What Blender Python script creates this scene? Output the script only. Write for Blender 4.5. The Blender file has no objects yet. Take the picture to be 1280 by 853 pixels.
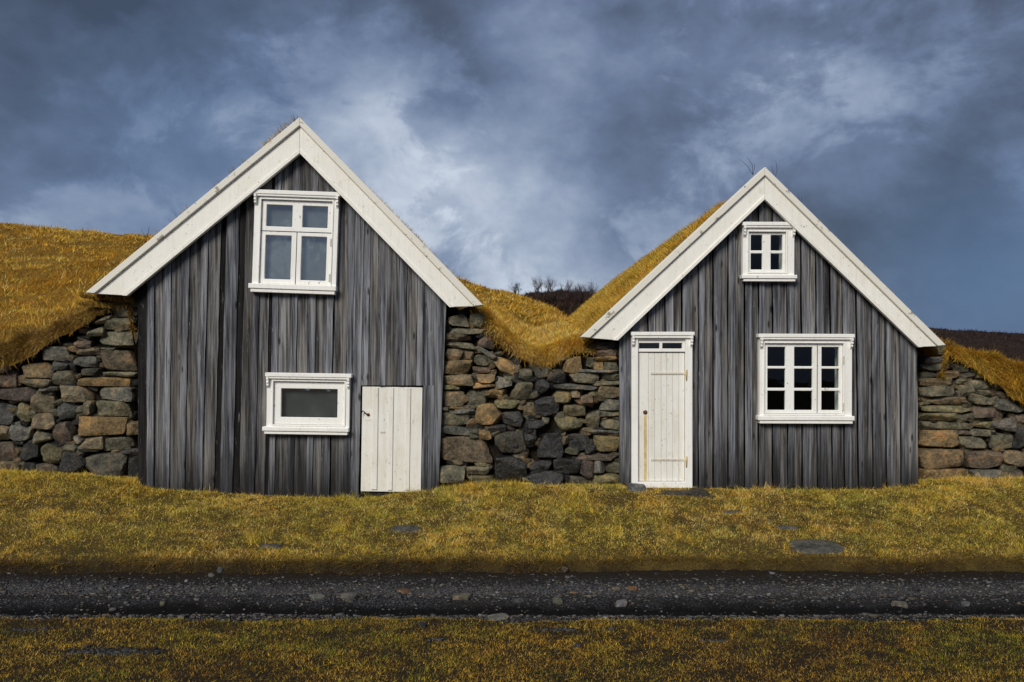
import bpy, bmesh, math, random
import numpy as np
from mathutils import Vector, Matrix

random.seed(7); rng = np.random.default_rng(7)
R = math.radians
sc = bpy.context.scene
col = sc.collection

# ------------------------------------------------------------------ camera
D = 11.23            # metres from lens to the house fronts
PPM = 95.0           # photograph pixels per metre at the house fronts
HZ, CX, CAMZ = 443.0, 640.0, 1.758
cam_d = bpy.data.cameras.new('camera'); cam = bpy.data.objects.new('camera', cam_d); col.objects.link(cam)
cam.location = (0, -D, CAMZ); cam.rotation_euler = (R(90), 0, 0)
cam_d.sensor_width = 36; cam_d.lens = 30.0; cam_d.shift_y = 16.5/1280
cam_d.clip_start = 0.05; cam_d.clip_end = 2000
sc.camera = cam

# ------------------------------------------------------------------ sky, sun, exposure
SUN_AZ, SUN_EL = R(207), R(36)
world = bpy.data.worlds.new('World'); sc.world = world; world.use_nodes = True
wn = world.node_tree; wn.nodes.clear()
def WN(t, **k):
    n = wn.nodes.new(t)
    for a, b in k.items(): setattr(n, a, b)
    return n
def wl(a, b): wn.links.new(a, b)
out = WN('ShaderNodeOutputWorld')
sky = WN('ShaderNodeTexSky', sky_type='NISHITA', sun_disc=False, sun_elevation=SUN_EL, sun_rotation=SUN_AZ)
bg_sky = WN('ShaderNodeBackground'); bg_sky.inputs[1].default_value = 0.06; wl(sky.outputs[0], bg_sky.inputs[0])
tc = WN('ShaderNodeTexCoord')
def wmath(op, a, b=None, clamp=False):
    n = WN('ShaderNodeMath', operation=op, use_clamp=clamp)
    for i, v in enumerate((a, b)):
        if v is None: continue
        if isinstance(v, (int, float)): n.inputs[i].default_value = v
        else: wl(v, n.inputs[i])
    return n.outputs[0]
def wnoise(scale, loc, detail, sc_, dist=0.0, rough=0.55):
    m = WN('ShaderNodeMapping'); m.inputs['Scale'].default_value = scale; m.inputs['Location'].default_value = loc
    wl(tc.outputs['Generated'], m.inputs[0])
    n = WN('ShaderNodeTexNoise'); n.inputs['Scale'].default_value = sc_; n.inputs['Detail'].default_value = detail
    n.inputs['Distortion'].default_value = dist; n.inputs['Roughness'].default_value = rough
    wl(m.outputs[0], n.inputs['Vector']); return n.outputs[0]
def lobe(px, row, width, amp):
    """a thinner (amp>0) or thicker (amp<0) stretch of cloud around one direction of the sky"""
    v = Vector(((px-CX)/1067, 1, (HZ-row)/1067)).normalized()
    d = WN('ShaderNodeVectorMath', operation='DOT_PRODUCT'); wl(tc.outputs['Generated'], d.inputs[0]); d.inputs[1].default_value = v
    t = wmath('SUBTRACT', 1.0, d.outputs['Value'])
    e = wmath('POWER', 2.71828, wmath('MULTIPLY', t, -2.0/(width*width)))
    return wmath('MULTIPLY', e, amp)
n1 = wnoise((1, 1, 1.9), (0.35, 0.1, 0.2), 4, 2.6, 0.0, .5)
n2 = wnoise((1, 1, 1.3), (3.1, 1.7, 0.4), 9, 4.6, 0.15, .55)
n3 = wnoise((1, 1, 1.4), (1.3, 5.2, 2.4), 7, 11., 0.2, .6)
dens = wmath('ADD', wmath('ADD', wmath('MULTIPLY', n1, 0.55), wmath('MULTIPLY', n2, 0.75)), wmath('MULTIPLY', n3, 0.22))
dens = wmath('SUBTRACT', dens, 0.215)
for args in ((490, 135, .075, .15), (430, 170, .20, .06), (650, 262, .10, .14), (75, 245, .07, .10), (940, 85, .10, .07), (620, 330, .30, .11), (300, 290, .25, .05),
             (60, -20, .26, -.17), (150, 150, .16, .02), (330, 0, .18, -.08), (1240, 40, .22, -.17), (700, -120, .30, -.06), (690, 40, .13, -.13), (560, 60, .10, -.06), (1230, 380, .14, -.06), (1200, 200, .14, -.05), (640, 200, .9, .035)):
    dens = wmath('ADD', dens, lobe(*args))
n4 = wnoise((1, 1, 1.5), (7.7, 2.1, 1.2), 10, 5.5, 0.35, .62)
def wrange(v, a, b, c, d):
    r = WN('ShaderNodeMapRange', interpolation_type='SMOOTHSTEP'); wl(v, r.inputs[0])
    for i, q in enumerate((a, b, c, d)): r.inputs[i+1].default_value = q
    return r.outputs[0]
dens = wmath('ADD', dens, wmath('MULTIPLY', wrange(n4, .47, .60, -.055, .075), wrange(dens, .38, .60, .35, 1.)))
ramp = WN('ShaderNodeValToRGB'); wl(dens, ramp.inputs[0])
els = ramp.color_ramp.elements
els[0].position = 0.28; els[0].color = (0.045, 0.055, 0.080, 1)
els[1].position = 0.84; els[1].color = (0.62, 0.69, 0.80, 1)
for p, c in ((0.40, (0.082, 0.108, 0.168)), (0.51, (0.145, 0.196, 0.315)), (0.61, (0.235, 0.300, 0.435)), (0.71, (0.36, 0.43, 0.56))):
    e = els.new(p); e.color = (*c, 1)
bg_cl = WN('ShaderNodeBackground'); bg_cl.inputs[1].default_value = 1.0; 
tint = WN('ShaderNodeMix', data_type='RGBA'); wl(wmath('ADD', lobe(1230, 385, .13, .75), lobe(230, 190, .20, .35), True), tint.inputs[0])
wl(ramp.outputs[0], tint.inputs[6]); tint.inputs[7].default_value = (0.085, 0.165, 0.315, 1)
wl(tint.outputs[2], bg_cl.inputs[0])
mixw = WN('ShaderNodeMixShader'); mixw.inputs[0].default_value = 0.93
wl(bg_sky.outputs[0], mixw.inputs[1]); wl(bg_cl.outputs[0], mixw.inputs[2]); wl(mixw.outputs[0], out.inputs[0])

sun_d = bpy.data.lights.new('sun', 'SUN'); sun_d.energy = 3.2; sun_d.angle = R(24.0); sun_d.color = (1.0, 0.95, 0.86)
sun = bpy.data.objects.new('sun', sun_d); col.objects.link(sun)
to_sun = Vector((math.sin(SUN_AZ)*math.cos(SUN_EL), math.cos(SUN_AZ)*math.cos(SUN_EL), math.sin(SUN_EL)))
sun.rotation_euler = to_sun.to_track_quat('Z', 'Y').to_euler(); sun.location = to_sun*30
sc.view_settings.view_transform = 'Standard'; sc.view_settings.look = 'None'
sc.view_settings.exposure = 0.0; sc.view_settings.gamma = 1.0
sc.render.engine = 'CYCLES'; sc.cycles.max_bounces = 6; sc.cycles.transparent_max_bounces = 8

# ------------------------------------------------------------------ helpers
def S(y): return (1 + y/D)/PPM
def W(px, row, y=0.0):
    s = S(y); return Vector(((px-CX)*s, y, CAMZ + (HZ-row)*s))
def WX(px, y=0.0): return (px-CX)*S(y)
def WZ(row, y=0.0): return CAMZ + (HZ-row)*S(y)

def tag(o, label=None, cat=None, group=None, kind=None):
    if label: o['label'] = label
    if cat: o['category'] = cat
    if group: o['group'] = group
    if kind: o['kind'] = kind
    return o
def link(name, data, parent=None, loc=None):
    o = bpy.data.objects.new(name, data); col.objects.link(o)
    if parent: o.parent = parent
    if loc is not None: o.location = loc
    return o
def empty(name, loc=(0, 0, 0), parent=None):
    o = link(name, None, parent, loc); o.empty_display_size = .3; return o
def mesh_obj(name, verts, faces, mat, parent=None, loc=None, smooth=False):
    m = bpy.data.meshes.new(name); m.from_pydata([tuple(v) for v in verts], [], faces); m.update()
    bm = bmesh.new(); bm.from_mesh(m); bmesh.ops.recalc_face_normals(bm, faces=bm.faces); bm.to_mesh(m); bm.free()
    if smooth: m.polygons.foreach_set('use_smooth', [True]*len(m.polygons))
    if mat: m.materials.append(mat)
    return link(name, m, parent, loc)
def bevel(o, w=.004, seg=1):
    b = o.modifiers.new('bevel', 'BEVEL'); b.width = w; b.segments = seg; b.limit_method = 'ANGLE'; b.angle_limit = R(40)
    return o

# numpy value noise
def _h(ix, iy, seed):
    n = (ix.astype(np.int64)*374761393 + iy.astype(np.int64)*668265263 + seed*974711) & 0x7fffffff
    n = (n ^ (n >> 13))*1274126177 & 0x7fffffff
    return ((n ^ (n >> 16)) & 0xffff)/65535.0
def vnoise(x, y, seed=0):
    x = np.asarray(x, float); y = np.asarray(y, float)
    ix = np.floor(x); iy = np.floor(y); fx = x-ix; fy = y-iy
    fx = fx*fx*(3-2*fx); fy = fy*fy*(3-2*fy)
    a = _h(ix, iy, seed); b = _h(ix+1, iy, seed); c = _h(ix, iy+1, seed); d = _h(ix+1, iy+1, seed)
    return (a*(1-fx)+b*fx)*(1-fy) + (c*(1-fx)+d*fx)*fy
def fbm(x, y, seed=0, oct=4):
    t = 0; a = .5; s = 0
    for i in range(oct):
        t = t + a*vnoise(np.asarray(x)*2**i, np.asarray(y)*2**i, seed+i*17); s += a; a *= .5
    return t/s
def sstep(a, b, x):
    t = np.clip((np.asarray(x, float)-a)/(b-a), 0, 1); return t*t*(3-2*t)

# ------------------------------------------------------------------ materials
class NT:
    def __init__(s, name):
        s.m = bpy.data.materials.new(name); s.m.use_nodes = True; s.t = s.m.node_tree
        s.b = s.t.nodes['Principled BSDF']; s.o = s.t.nodes['Material Output']
        s.tc = s.n('ShaderNodeTexCoord')
    def n(s, t, **k):
        x = s.t.nodes.new(t)
        for a, b in k.items(): setattr(x, a, b)
        return x
    def l(s, a, b): s.t.links.new(a, b)
    def put(s, sock, v):
        if isinstance(v, bpy.types.NodeSocket): s.l(v, sock)
        elif isinstance(v, (tuple, list)) and len(v) == 3 and sock.type == 'RGBA': sock.default_value = (*v, 1)
        else: sock.default_value = v
    def coord(s, scale=(1, 1, 1), rnd=True, kind='Object'):
        m = s.n('ShaderNodeMapping'); m.inputs['Scale'].default_value = scale
        src = s.tc.outputs[kind]
        if rnd:
            oi = s.n('ShaderNodeObjectInfo'); v = s.n('ShaderNodeVectorMath', operation='SCALE'); v.inputs[0].default_value = (37, 23, 51)
            s.l(oi.outputs['Random'], v.inputs['Scale']); a = s.n('ShaderNodeVectorMath', operation='ADD'); s.l(src, a.inputs[0]); s.l(v.outputs[0], a.inputs[1]); src = a.outputs[0]
        s.l(src, m.inputs[0]); return m.outputs[0]
    def noise(s, vec, scale=5, detail=4, rough=.55, dist=0):
        n = s.n('ShaderNodeTexNoise'); s.l(vec, n.inputs['Vector'])
        n.inputs['Scale'].default_value = scale; n.inputs['Detail'].default_value = detail; n.inputs['Roughness'].default_value = rough; n.inputs['Distortion'].default_value = dist
        return n.outputs[0]
    def vor(s, vec, scale=5, feature='F1'):
        n = s.n('ShaderNodeTexVoronoi', feature=feature); s.l(vec, n.inputs['Vector']); n.inputs['Scale'].default_value = scale
        return n.outputs['Distance']
    def ramp(s, f, stops):
        r = s.n('ShaderNodeValToRGB'); s.l(f, r.inputs[0]); e = r.color_ramp.elements
        e[0].position, e[0].color = stops[0][0], (*stops[0][1], 1); e[1].position, e[1].color = stops[-1][0], (*stops[-1][1], 1)
        for p, c in stops[1:-1]: x = e.new(p); x.color = (*c, 1)
        return r.outputs[0]
    def rng(s, f, a, b, c=0., d=1.):
        r = s.n('ShaderNodeMapRange'); s.l(f, r.inputs[0]); 
        for i, v in enumerate((a, b, c, d)): r.inputs[i+1].default_value = v
        return r.outputs[0]
    def mix(s, f, a, b, mode='MIX'):
        m = s.n('ShaderNodeMix', data_type='RGBA', blend_type=mode)
        s.put(m.inputs[0], f); s.put(m.inputs[6], a); s.put(m.inputs[7], b); return m.outputs[2]
    def math(s, op, a, b=0.):
        m = s.n('ShaderNodeMath', operation=op); s.put(m.inputs[0], a); s.put(m.inputs[1], b); return m.outputs[0]
    def bump(s, h, strength=.4, dist=.01, prev=None):
        b = s.n('ShaderNodeBump'); b.inputs['Strength'].default_value = strength; b.inputs['Distance'].default_value = dist
        s.l(h, b.inputs['Height'])
        if prev: s.l(prev, b.inputs['Normal'])
        return b.outputs[0]
    def done(s, color, rough=.7, normal=None, spec=.3):
        s.put(s.b.inputs['Base Color'], color); s.put(s.b.inputs['Roughness'], rough); s.b.inputs['Specular IOR Level'].default_value = spec
        if normal: s.l(normal, s.b.inputs['Normal'])
        return s.m

def wood(name, lo, mid, hi, warm, warm_amt):
    t = NT(name)
    g = t.noise(t.coord((34, 12, 1.1)), 1.0, 6, .68, .5)
    st = t.noise(t.coord((11, 5, .5)), 1.0, 5, .6, .4)
    pat = t.noise(t.coord((4, 4, 1.4)), 1.0, 4)
    f = t.math('ADD', t.math('MULTIPLY', g, .55), t.math('MULTIPLY', st, .45))
    c = t.ramp(f, [(.40, lo), (.49, mid), (.59, hi)])
    c = t.mix(t.rng(pat, .45, .68, 0, warm_amt), c, t.mix(1., c, warm, 'MULTIPLY'))
    # fine checks running with the grain
    chk = t.noise(t.coord((55, 20, .75)), 1.0, 4, .6)
    c = t.mix(t.rng(chk, .575, .66, 0, .85), c, (.018, .017, .017))
    # knots
    kv = t.vor(t.coord((8, 1.0, 2.1)), 1.0)
    c = t.mix(t.rng(kv, .06, .15, .9, 0), c, (.02, .017, .015))
    # bleached flecks
    fl = t.noise(t.coord((26, 10, 4)), 1.0, 5, .7)
    c = t.mix(t.rng(fl, .62, .70, 0, .5), c, (.30, .30, .30))
    # every board has weathered a little differently
    oi = t.n('ShaderNodeObjectInfo'); v = t.rng(oi.outputs['Random'], 0, 1, .72, 1.25)
    vv = t.n('ShaderNodeCombineColor'); [t.l(v, vv.inputs[i]) for i in range(3)]
    c = t.mix(1., c, vv.outputs[0], 'MULTIPLY')
    # damp dark foot of the boards (rot with a ragged upper end)
    z = t.n('ShaderNodeSeparateXYZ'); t.l(t.tc.outputs['Object'], z.inputs[0])
    foot = t.math('ADD', z.outputs[2], t.math('MULTIPLY', t.noise(t.coord((18, 5, 1.0)), 1.0, 4), -1.35))
    c = t.mix(t.rng(foot, -.72, .05, .90, 0), c, (.016, .015, .015))
    nb = t.bump(f, .75, .010); nb = t.bump(chk, .5, .006, nb)
    return t.done(c, .85, nb, .10)
M_PROUD = wood('weathered blue grey board', (.036, .038, .044), (.118, .123, .138), (.262, .269, .292), (1.04, .94, .82), .45)
M_REC = wood('weathered brown grey board', (.031, .030, .030), (.106, .105, .106), (.24, .237, .235), (1.08, .92, .74), .55)
M_DARK = wood('blackish board', (.006, .006, .006), (.013, .012, .012), (.03, .028, .027), (1, .9, .8), .2)  # same board grain in almost black tones

def paint(name, base, dirt=.35):
    t = NT(name)
    a = t.noise(t.coord((2.2, 2.2, 2.2)), 1.0, 6, .6); b = t.noise(t.coord((22, 22, 1.6)), 1.0, 5, .65); f = t.noise(t.coord((30, 30, 18)), 1.0, 4, .65); g = t.noise(t.coord((14, 14, 9)), 1.0, 6, .7)
    c = t.mix(t.rng(a, .42, .68, 0, dirt), base, tuple(x*y for x, y in zip(base, (.82, .78, .68))))
    c = t.mix(t.rng(b, .50, .66, 0, dirt*.9), c, tuple(x*y for x, y in zip(base, (.74, .71, .64))))
    c = t.mix(t.rng(g, .60, .66, 0, dirt*.9), c, (.46, .42, .33))
    c = t.mix(t.rng(f, .655, .70, 0, .8), c, (.17, .145, .11))
    return t.done(c, .55, t.bump(b, .5, .006), .3)
M_BARGE = paint('cream white barge paint', (.86, .84, .77), .30)
M_WHITE = paint('white frame paint', (.88, .87, .83), .26)
M_DOOR = paint('old white door paint', (.81, .795, .735), .45)
def capmat():
    t = NT('flaking white cap paint'); base = (.74, .71, .62)
    n = t.noise(t.coord((9, 9, 9)), 1.0, 6, .65); 
    c = t.mix(t.rng(n, .60, .66, 0, .8), base, (.20, .17, .12))
    return t.done(c, .6, t.bump(n, .4, .005), .25)
M_CAP = capmat()
def plain(name, c, rough=.7, var=.3, scale=25, metal=0):
    t = NT(name); n = t.noise(t.coord(), scale, 4)
    cc = t.mix(t.rng(n, .35, .7, 0, 1), tuple(x*(1-var) for x in c), tuple(min(1, x*(1+var)) for x in c))
    t.b.inputs['Metallic'].default_value = metal
    return t.done(cc, rough, t.bump(n, .3, .005), .3)
M_INSIDE = plain('dark inside boards', (.022, .019, .016), .9)
M_RUST = plain('rusty iron', (.13, .052, .018), .75, .5, 60)
M_IRON = plain('dark iron', (.03, .027, .025), .5, .4, 60, .6)
M_HINGE = plain('white painted iron', (.62, .58, .48), .6, .3, 80)
M_STAIN = plain('ochre rust stain on paint', (.62, .47, .22), .6, .18, 14)
M_CURT = plain('pale grey blind', (.22, .225, .22), .9, .12, 3)
M_CURT2 = plain('grey cardboard behind glass', (.15, .15, .145), .9, .35, 2)
def glassmat(name, k, wav):
    t = NT(name); n = t.noise(t.coord((3, 3, 3)), 1.0, 2)
    g = t.n('ShaderNodeBsdfGlossy'); g.inputs['Roughness'].default_value = .02; g.inputs['Color'].default_value = (1, 1, 1, 1)
    tr = t.n('ShaderNodeBsdfTransparent'); tr.inputs['Color'].default_value = (.86, .90, .90, 1)
    fr = t.n('ShaderNodeFresnel'); fr.inputs['IOR'].default_value = 1.55
    nb = t.bump(n, wav, .02); t.l(nb, g.inputs['Normal'])
    mx = t.n('ShaderNodeMixShader'); ge = t.n('ShaderNodeNewGeometry'); t.l(t.math('MULTIPLY', t.math('MULTIPLY', fr.outputs[0], t.math('SUBTRACT', 1., ge.outputs['Backfacing'])), k), mx.inputs[0]); t.l(tr.outputs[0], mx.inputs[1]); t.l(g.outputs[0], mx.inputs[2])
    t.l(mx.outputs[0], t.o.inputs['Surface']); return t.m
M_GLASS = glassmat('old window glass', .9, .12)
M_GLASS2 = glassmat('wavy old window glass', 6.0, .16)

def stonemat(name, rough, wet):
    t = NT(name); oi = t.n('ShaderNodeObjectInfo')
    a = t.noise(t.coord((7, 7, 7)), 1.0, 6, .62); b = t.noise(t.coord((26, 26, 26)), 1.0, 6, .7); s = t.noise(t.coord((48, 48, 48)), 1.0, 4)
    p = t.vor(t.coord((24, 24, 24)), 1.0)
    f = t.math('ADD', t.math('MULTIPLY', a, .55), t.math('MULTIPLY', b, .45))
    k = t.ramp(f, [(.37, (.34, .34, .36)), (.5, (.95, .95, .95)), (.63, (1.85, 1.75, 1.6))])
    c = t.mix(1., oi.outputs['Color'], k, 'MULTIPLY')
    c = t.mix(t.rng(a, .54, .70, 0, .55), c, t.mix(1., c, (1.35, .86, .48), 'MULTIPLY'))       # iron staining
    c = t.mix(t.rng(s, .64, .72, 0, .7 if not wet else .25), c, (.26, .26, .21))                # lichen specks
    c = t.mix(t.rng(p, .08, .2, .55, 0), c, (.02, .018, .016))                                   # pits
    nb = t.bump(a, 1., .05); nb = t.bump(b, 1., .022, nb); nb = t.bump(s, .35, .004, nb)
    return t.done(c, rough, nb, .12 if not wet else .6)
M_STONE = stonemat('basalt field stone', .85, False)
M_WET = stonemat('wet basalt', .32, True)

def leafmat(name, trans=.25):
    t = NT(name); a = t.n('ShaderNodeAttribute'); a.attribute_name = 'tint'
    t.put(t.b.inputs['Base Color'], a.outputs['Color']); t.b.inputs['Roughness'].default_value = .75; t.b.inputs['Specular IOR Level'].default_value = .08
    tl = t.n('ShaderNodeBsdfTranslucent'); t.l(a.outputs['Color'], tl.inputs['Color'])
    mx = t.n('ShaderNodeMixShader'); mx.inputs[0].default_value = trans
    t.l(t.b.outputs[0], mx.inputs[1]); t.l(tl.outputs[0], mx.inputs[2]); t.l(mx.outputs[0], t.o.inputs['Surface']); return t.m
M_BLADE = leafmat('dry grass blades')
def turfmat(name, a, b, c, scale=2.):
    t = NT(name); n = t.noise(t.coord(rnd=False), scale, 6, .65); f = t.noise(t.coord(rnd=False), 45, 4, .7)
    k = t.mix(t.rng(n, .38, .62), a, b); k = t.mix(t.rng(f, .50, .72, 0, .8), k, c)
    return t.done(k, .95, t.bump(f, 1., .03), .1)
def lawnmat():
    t = NT('thatch and soil under lawn'); v = t.coord(rnd=False); n = t.noise(v, 2., 6, .65); f = t.noise(v, 45, 4, .7)
    k = t.mix(t.rng(n, .38, .62), (.072, .050, .016), (.105, .073, .020)); k = t.mix(t.rng(f, .48, .68, 0, .85), k, (.030, .021, .010))
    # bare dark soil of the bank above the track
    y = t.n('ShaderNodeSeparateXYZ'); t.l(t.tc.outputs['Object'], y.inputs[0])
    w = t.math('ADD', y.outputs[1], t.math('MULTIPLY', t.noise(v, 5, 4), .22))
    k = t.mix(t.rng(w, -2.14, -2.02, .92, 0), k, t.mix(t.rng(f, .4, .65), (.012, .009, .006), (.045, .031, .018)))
    return t.done(k, .95, t.bump(f, 1., .03), .1)
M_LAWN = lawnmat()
M_TURF = turfmat('turf thatch', (.24, .135, .022), (.18, .105, .02), (.085, .05, .014), 1.2)
M_HEATH = turfmat('dark heather moor', (.020, .013, .010), (.036, .022, .014), (.012, .008, .007), .5)
M_EARTH = turfmat('dark earth packed between stones', (.018, .014, .010), (.03, .023, .015), (.008, .006, .005), 6)
def roadmat():
    t = NT('dark wet gravel track'); v = t.coord(rnd=False)
    n = t.noise(t.coord((.6, 3, 1), False), 1.0, 5); f = t.noise(v, 55, 4, .7); p = t.vor(v, 48)
    c = t.ramp(f, [(.38, (.010, .010, .010)), (.50, (.034, .034, .036)), (.62, (.115, .115, .120))])
    c = t.mix(t.rng(n, .42, .62, 0, .6), c, (.022, .018, .014))
    c = t.mix(t.rng(p, .12, .20, .45, 0), c, (.13, .13, .135))
    yy = t.n('ShaderNodeSeparateXYZ'); t.l(t.tc.outputs['Object'], yy.inputs[0])
    band = t.math('ABSOLUTE', t.math('ADD', t.math('ADD', yy.outputs[1], t.math('MULTIPLY', t.noise(v, 2.5, 4), .2)), 2.78))
    c = t.mix(t.rng(band, .06, .20, .55, 0), c, t.mix(t.rng(f, .4, .62), (.055, .056, .060), (.19, .192, .20)))
    # damp bare soil along the far edge and in the near rut
    y = t.n('ShaderNodeSeparateXYZ'); t.l(t.tc.outputs['Object'], y.inputs[0])
    w = t.math('ADD', y.outputs[1], t.math('MULTIPLY', t.noise(v, 3.5, 4), .25))
    c = t.mix(t.rng(w, -2.52, -2.28, 0, .85), c, (.030, .021, .013))
    rut = t.math('ABSOLUTE', t.math('ADD', w, 3.43))
    c = t.mix(t.rng(rut, .06, .17, .92, 0), c, (.006, .0058, .006))
    return t.done(c, t.rng(f, .3, .7, .95, .8), t.bump(f, 1., .05), .08)
M_ROAD = roadmat()
M_TWIG = plain('bare brown twigs', (.045, .030, .028), .9)

# ------------------------------------------------------------------ terrain in front of the houses
FOOT_PX = [-400, 0, 100, 165, 185, 300, 440, 455, 530, 600, 780, 880, 1100, 1155, 1280, 1700]
FOOT_ROW = [592, 592, 595, 602, 611, 617, 622, 621, 614, 606, 607, 611, 611, 604, 603, 600]
def foot(x): return np.interp(x, [(p-CX)/PPM for p in FOOT_PX], [(610-r)/PPM for r in FOOT_ROW])
def lawn_edge(x):           # where the lawn breaks down to the track
    x = np.asarray(x, float)
    return -2.18 + .12*(vnoise(x*.7, x*0, 5)-.5) + .09*(vnoise(x*3.1, x*0, 6)-.5) + .06*(vnoise(x*9, x*0, 7)-.5) + .012*x
def road_near(x):
    x = np.asarray(x, float)
    return -3.86 + .09*(vnoise(x*.8, x*0, 8)-.5) + .10*(vnoise(x*4, x*0, 9)-.5) + .06*(vnoise(x*13, x*0, 10)-.5)
def ground_z(x, y):
    x = np.asarray(x, float); y = np.asarray(y, float)
    e = lawn_edge(x)
    t = np.clip((y-e)/(0-e), 0, 1)
    lawn = -.435*(1-t)**1.15 + foot(x)*sstep(0, 1, t)**1.4
    lawn = lawn + .045*(fbm(x*.9, y*1.3, 3)-.5) + .03*(fbm(x*4, y*4, 4)-.5)
    bank = sstep(-.11, .01, y-e)
    low = -.62 + .07*sstep(.02, -.06, y-road_near(x)) + .012*(fbm(x*2, y*2, 12)-.5)
    near = sstep(.05, -.12, y-road_near(x))*(.035 + .05*(fbm(x*1.2, y*1.2, 14)-.5) + .025*(fbm(x*5, y*5, 15)-.5))
    z = low*(1-bank) + lawn*bank + near
    return np.where(y > 0, np.maximum(z, -.3), z)
def road_z(x, y):
    x = np.asarray(x, float); y = np.asarray(y, float)
    z = -.538 + .03*(fbm(x*1.1, y*5, 21)-.5) + .018*(fbm(x*9, y*9, 22)-.5) + .016*(vnoise(x*27, y*27, 23)-.5) + .03*(fbm(x*1.4, y*2.5, 24)-.5)
    z = z - .028*np.exp(-((y+2.95)/.17)**2) + .030*np.exp(-((y+3.28)/.16)**2) - .045*np.exp(-((y+3.58)/.12)**2) + .012*np.exp(-((y+3.80)/.07)**2)
    return z

def grid_obj(name, xs, ys, zf, mat, parent=None, smooth=True, yshift=None, drop=None):
    X, Y = np.meshgrid(xs, ys, indexing='xy')
    Z = zf(X, Y)
    if yshift: Y = Y + yshift(X)
    V = np.stack([X, Y, Z], -1).reshape(-1, 3)
    nx, ny = len(xs), len(ys)
    i = np.arange(nx-1); j = np.arange(ny-1); I, J = np.meshgrid(i, j)
    a = (J*nx+I).ravel()
    F = np.stack([a, a+1, a+nx+1, a+nx], -1)
    if drop: F = F[~drop(V[F, 0].mean(1), V[F, 1].mean(1))]
    m = bpy.data.meshes.new(name)
    m.vertices.add(len(V)); m.vertices.foreach_set('co', V.ravel())
    m.loops.add(F.size); m.loops.foreach_set('vertex_index', F.ravel().astype(np.int32))
    m.polygons.add(len(F)); m.polygons.foreach_set('loop_start', np.arange(0, F.size, 4, dtype=np.int32)); m.polygons.foreach_set('loop_total', np.full(len(F), 4, np.int32))
    m.polygons.foreach_set('use_smooth', np.ones(len(F), bool))
    m.update(); m.validate(); m.materials.append(mat)
    return link(name, m, parent)
xs = np.concatenate([np.linspace(-400, -14, 14)[:-1], np.linspace(-14, 14, 330), np.linspace(14, 400, 14)[1:]])
ys = np.concatenate([np.linspace(-60, -6, 12)[:-1], np.linspace(-6, .9, 170), [3, 8, 16, 30, 60, 120, 300, 700]])
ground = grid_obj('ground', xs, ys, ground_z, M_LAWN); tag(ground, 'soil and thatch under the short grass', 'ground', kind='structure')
# the track: one sheet just above the ground
def road():
    xs = np.concatenate([np.linspace(-60, -9, 12)[:-1], np.linspace(-9, 9, 640), np.linspace(9, 60, 12)[1:]]); n = 46
    V = []; 
    for k in range(n):
        t = k/(n-1)
        y = (lawn_edge(xs)-.045)*t + (road_near(xs)+.0)*(1-t)
        z = road_z(xs, y)
        if k in (0, n-1): z = z-.03
        V.append(np.stack([xs, y, z], -1))
    V = np.array(V).reshape(-1, 3); nx = len(xs); F = []
    for k in range(n-1):
        for i in range(nx-1): a = k*nx+i; F.append((a, a+1, a+nx+1, a+nx))
    o = mesh_obj('gravel_track', V, F, M_ROAD, smooth=True); tag(o, 'dark gravel cart track crossing below the lawn', 'track', kind='structure'); return o
road()

# ------------------------------------------------------------------ hillside and moor behind
FR_PX = [-700, -200, 0, 40, 80, 112, 150, 168, 185, 545, 596, 606, 620, 638, 655, 675, 692, 706, 726, 760, 800, 1130, 1176, 1183, 1210, 1235, 1262, 1280, 1350, 1500, 2000]
FR_ROW = [470, 452, 437, 424, 404, 388, 375, 374, 500, 500, 392, 389, 402, 417, 431, 440, 434, 428, 424, 440, 500, 500, 470, 430, 437, 447, 449, 461, 484, 500, 520]
HY0 = .34
FRX = [WX(p, HY0) for p in FR_PX]; FRZ = [WZ(r, HY0) for r in FR_ROW]
SKX = [WX(p, .3) for p in (-200, 0, 90, 130, 168, 596, 610, 640, 676, 710, 745, 1180, 1200, 1230, 1260, 1300)]
SKD = [.36, .30, .30, .16, .05, .10, .30, .28, .22, .18, .08, .05, .16, .32, .46, .55]
CR_X = [-60, -30, -15.1, -13, -10.9, -6.5, -3.5, -1.3, 0, 1.7, 2.6, 4.2, 8, 20, 60]
CR_Z = [6.6, 6.1, 5.56, 5.42, 5.2, 4.75, 4.25, 3.86, 3.48, 3.0, 2.65, 2.2, 1.6, 1.4, 1.2]
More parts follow.
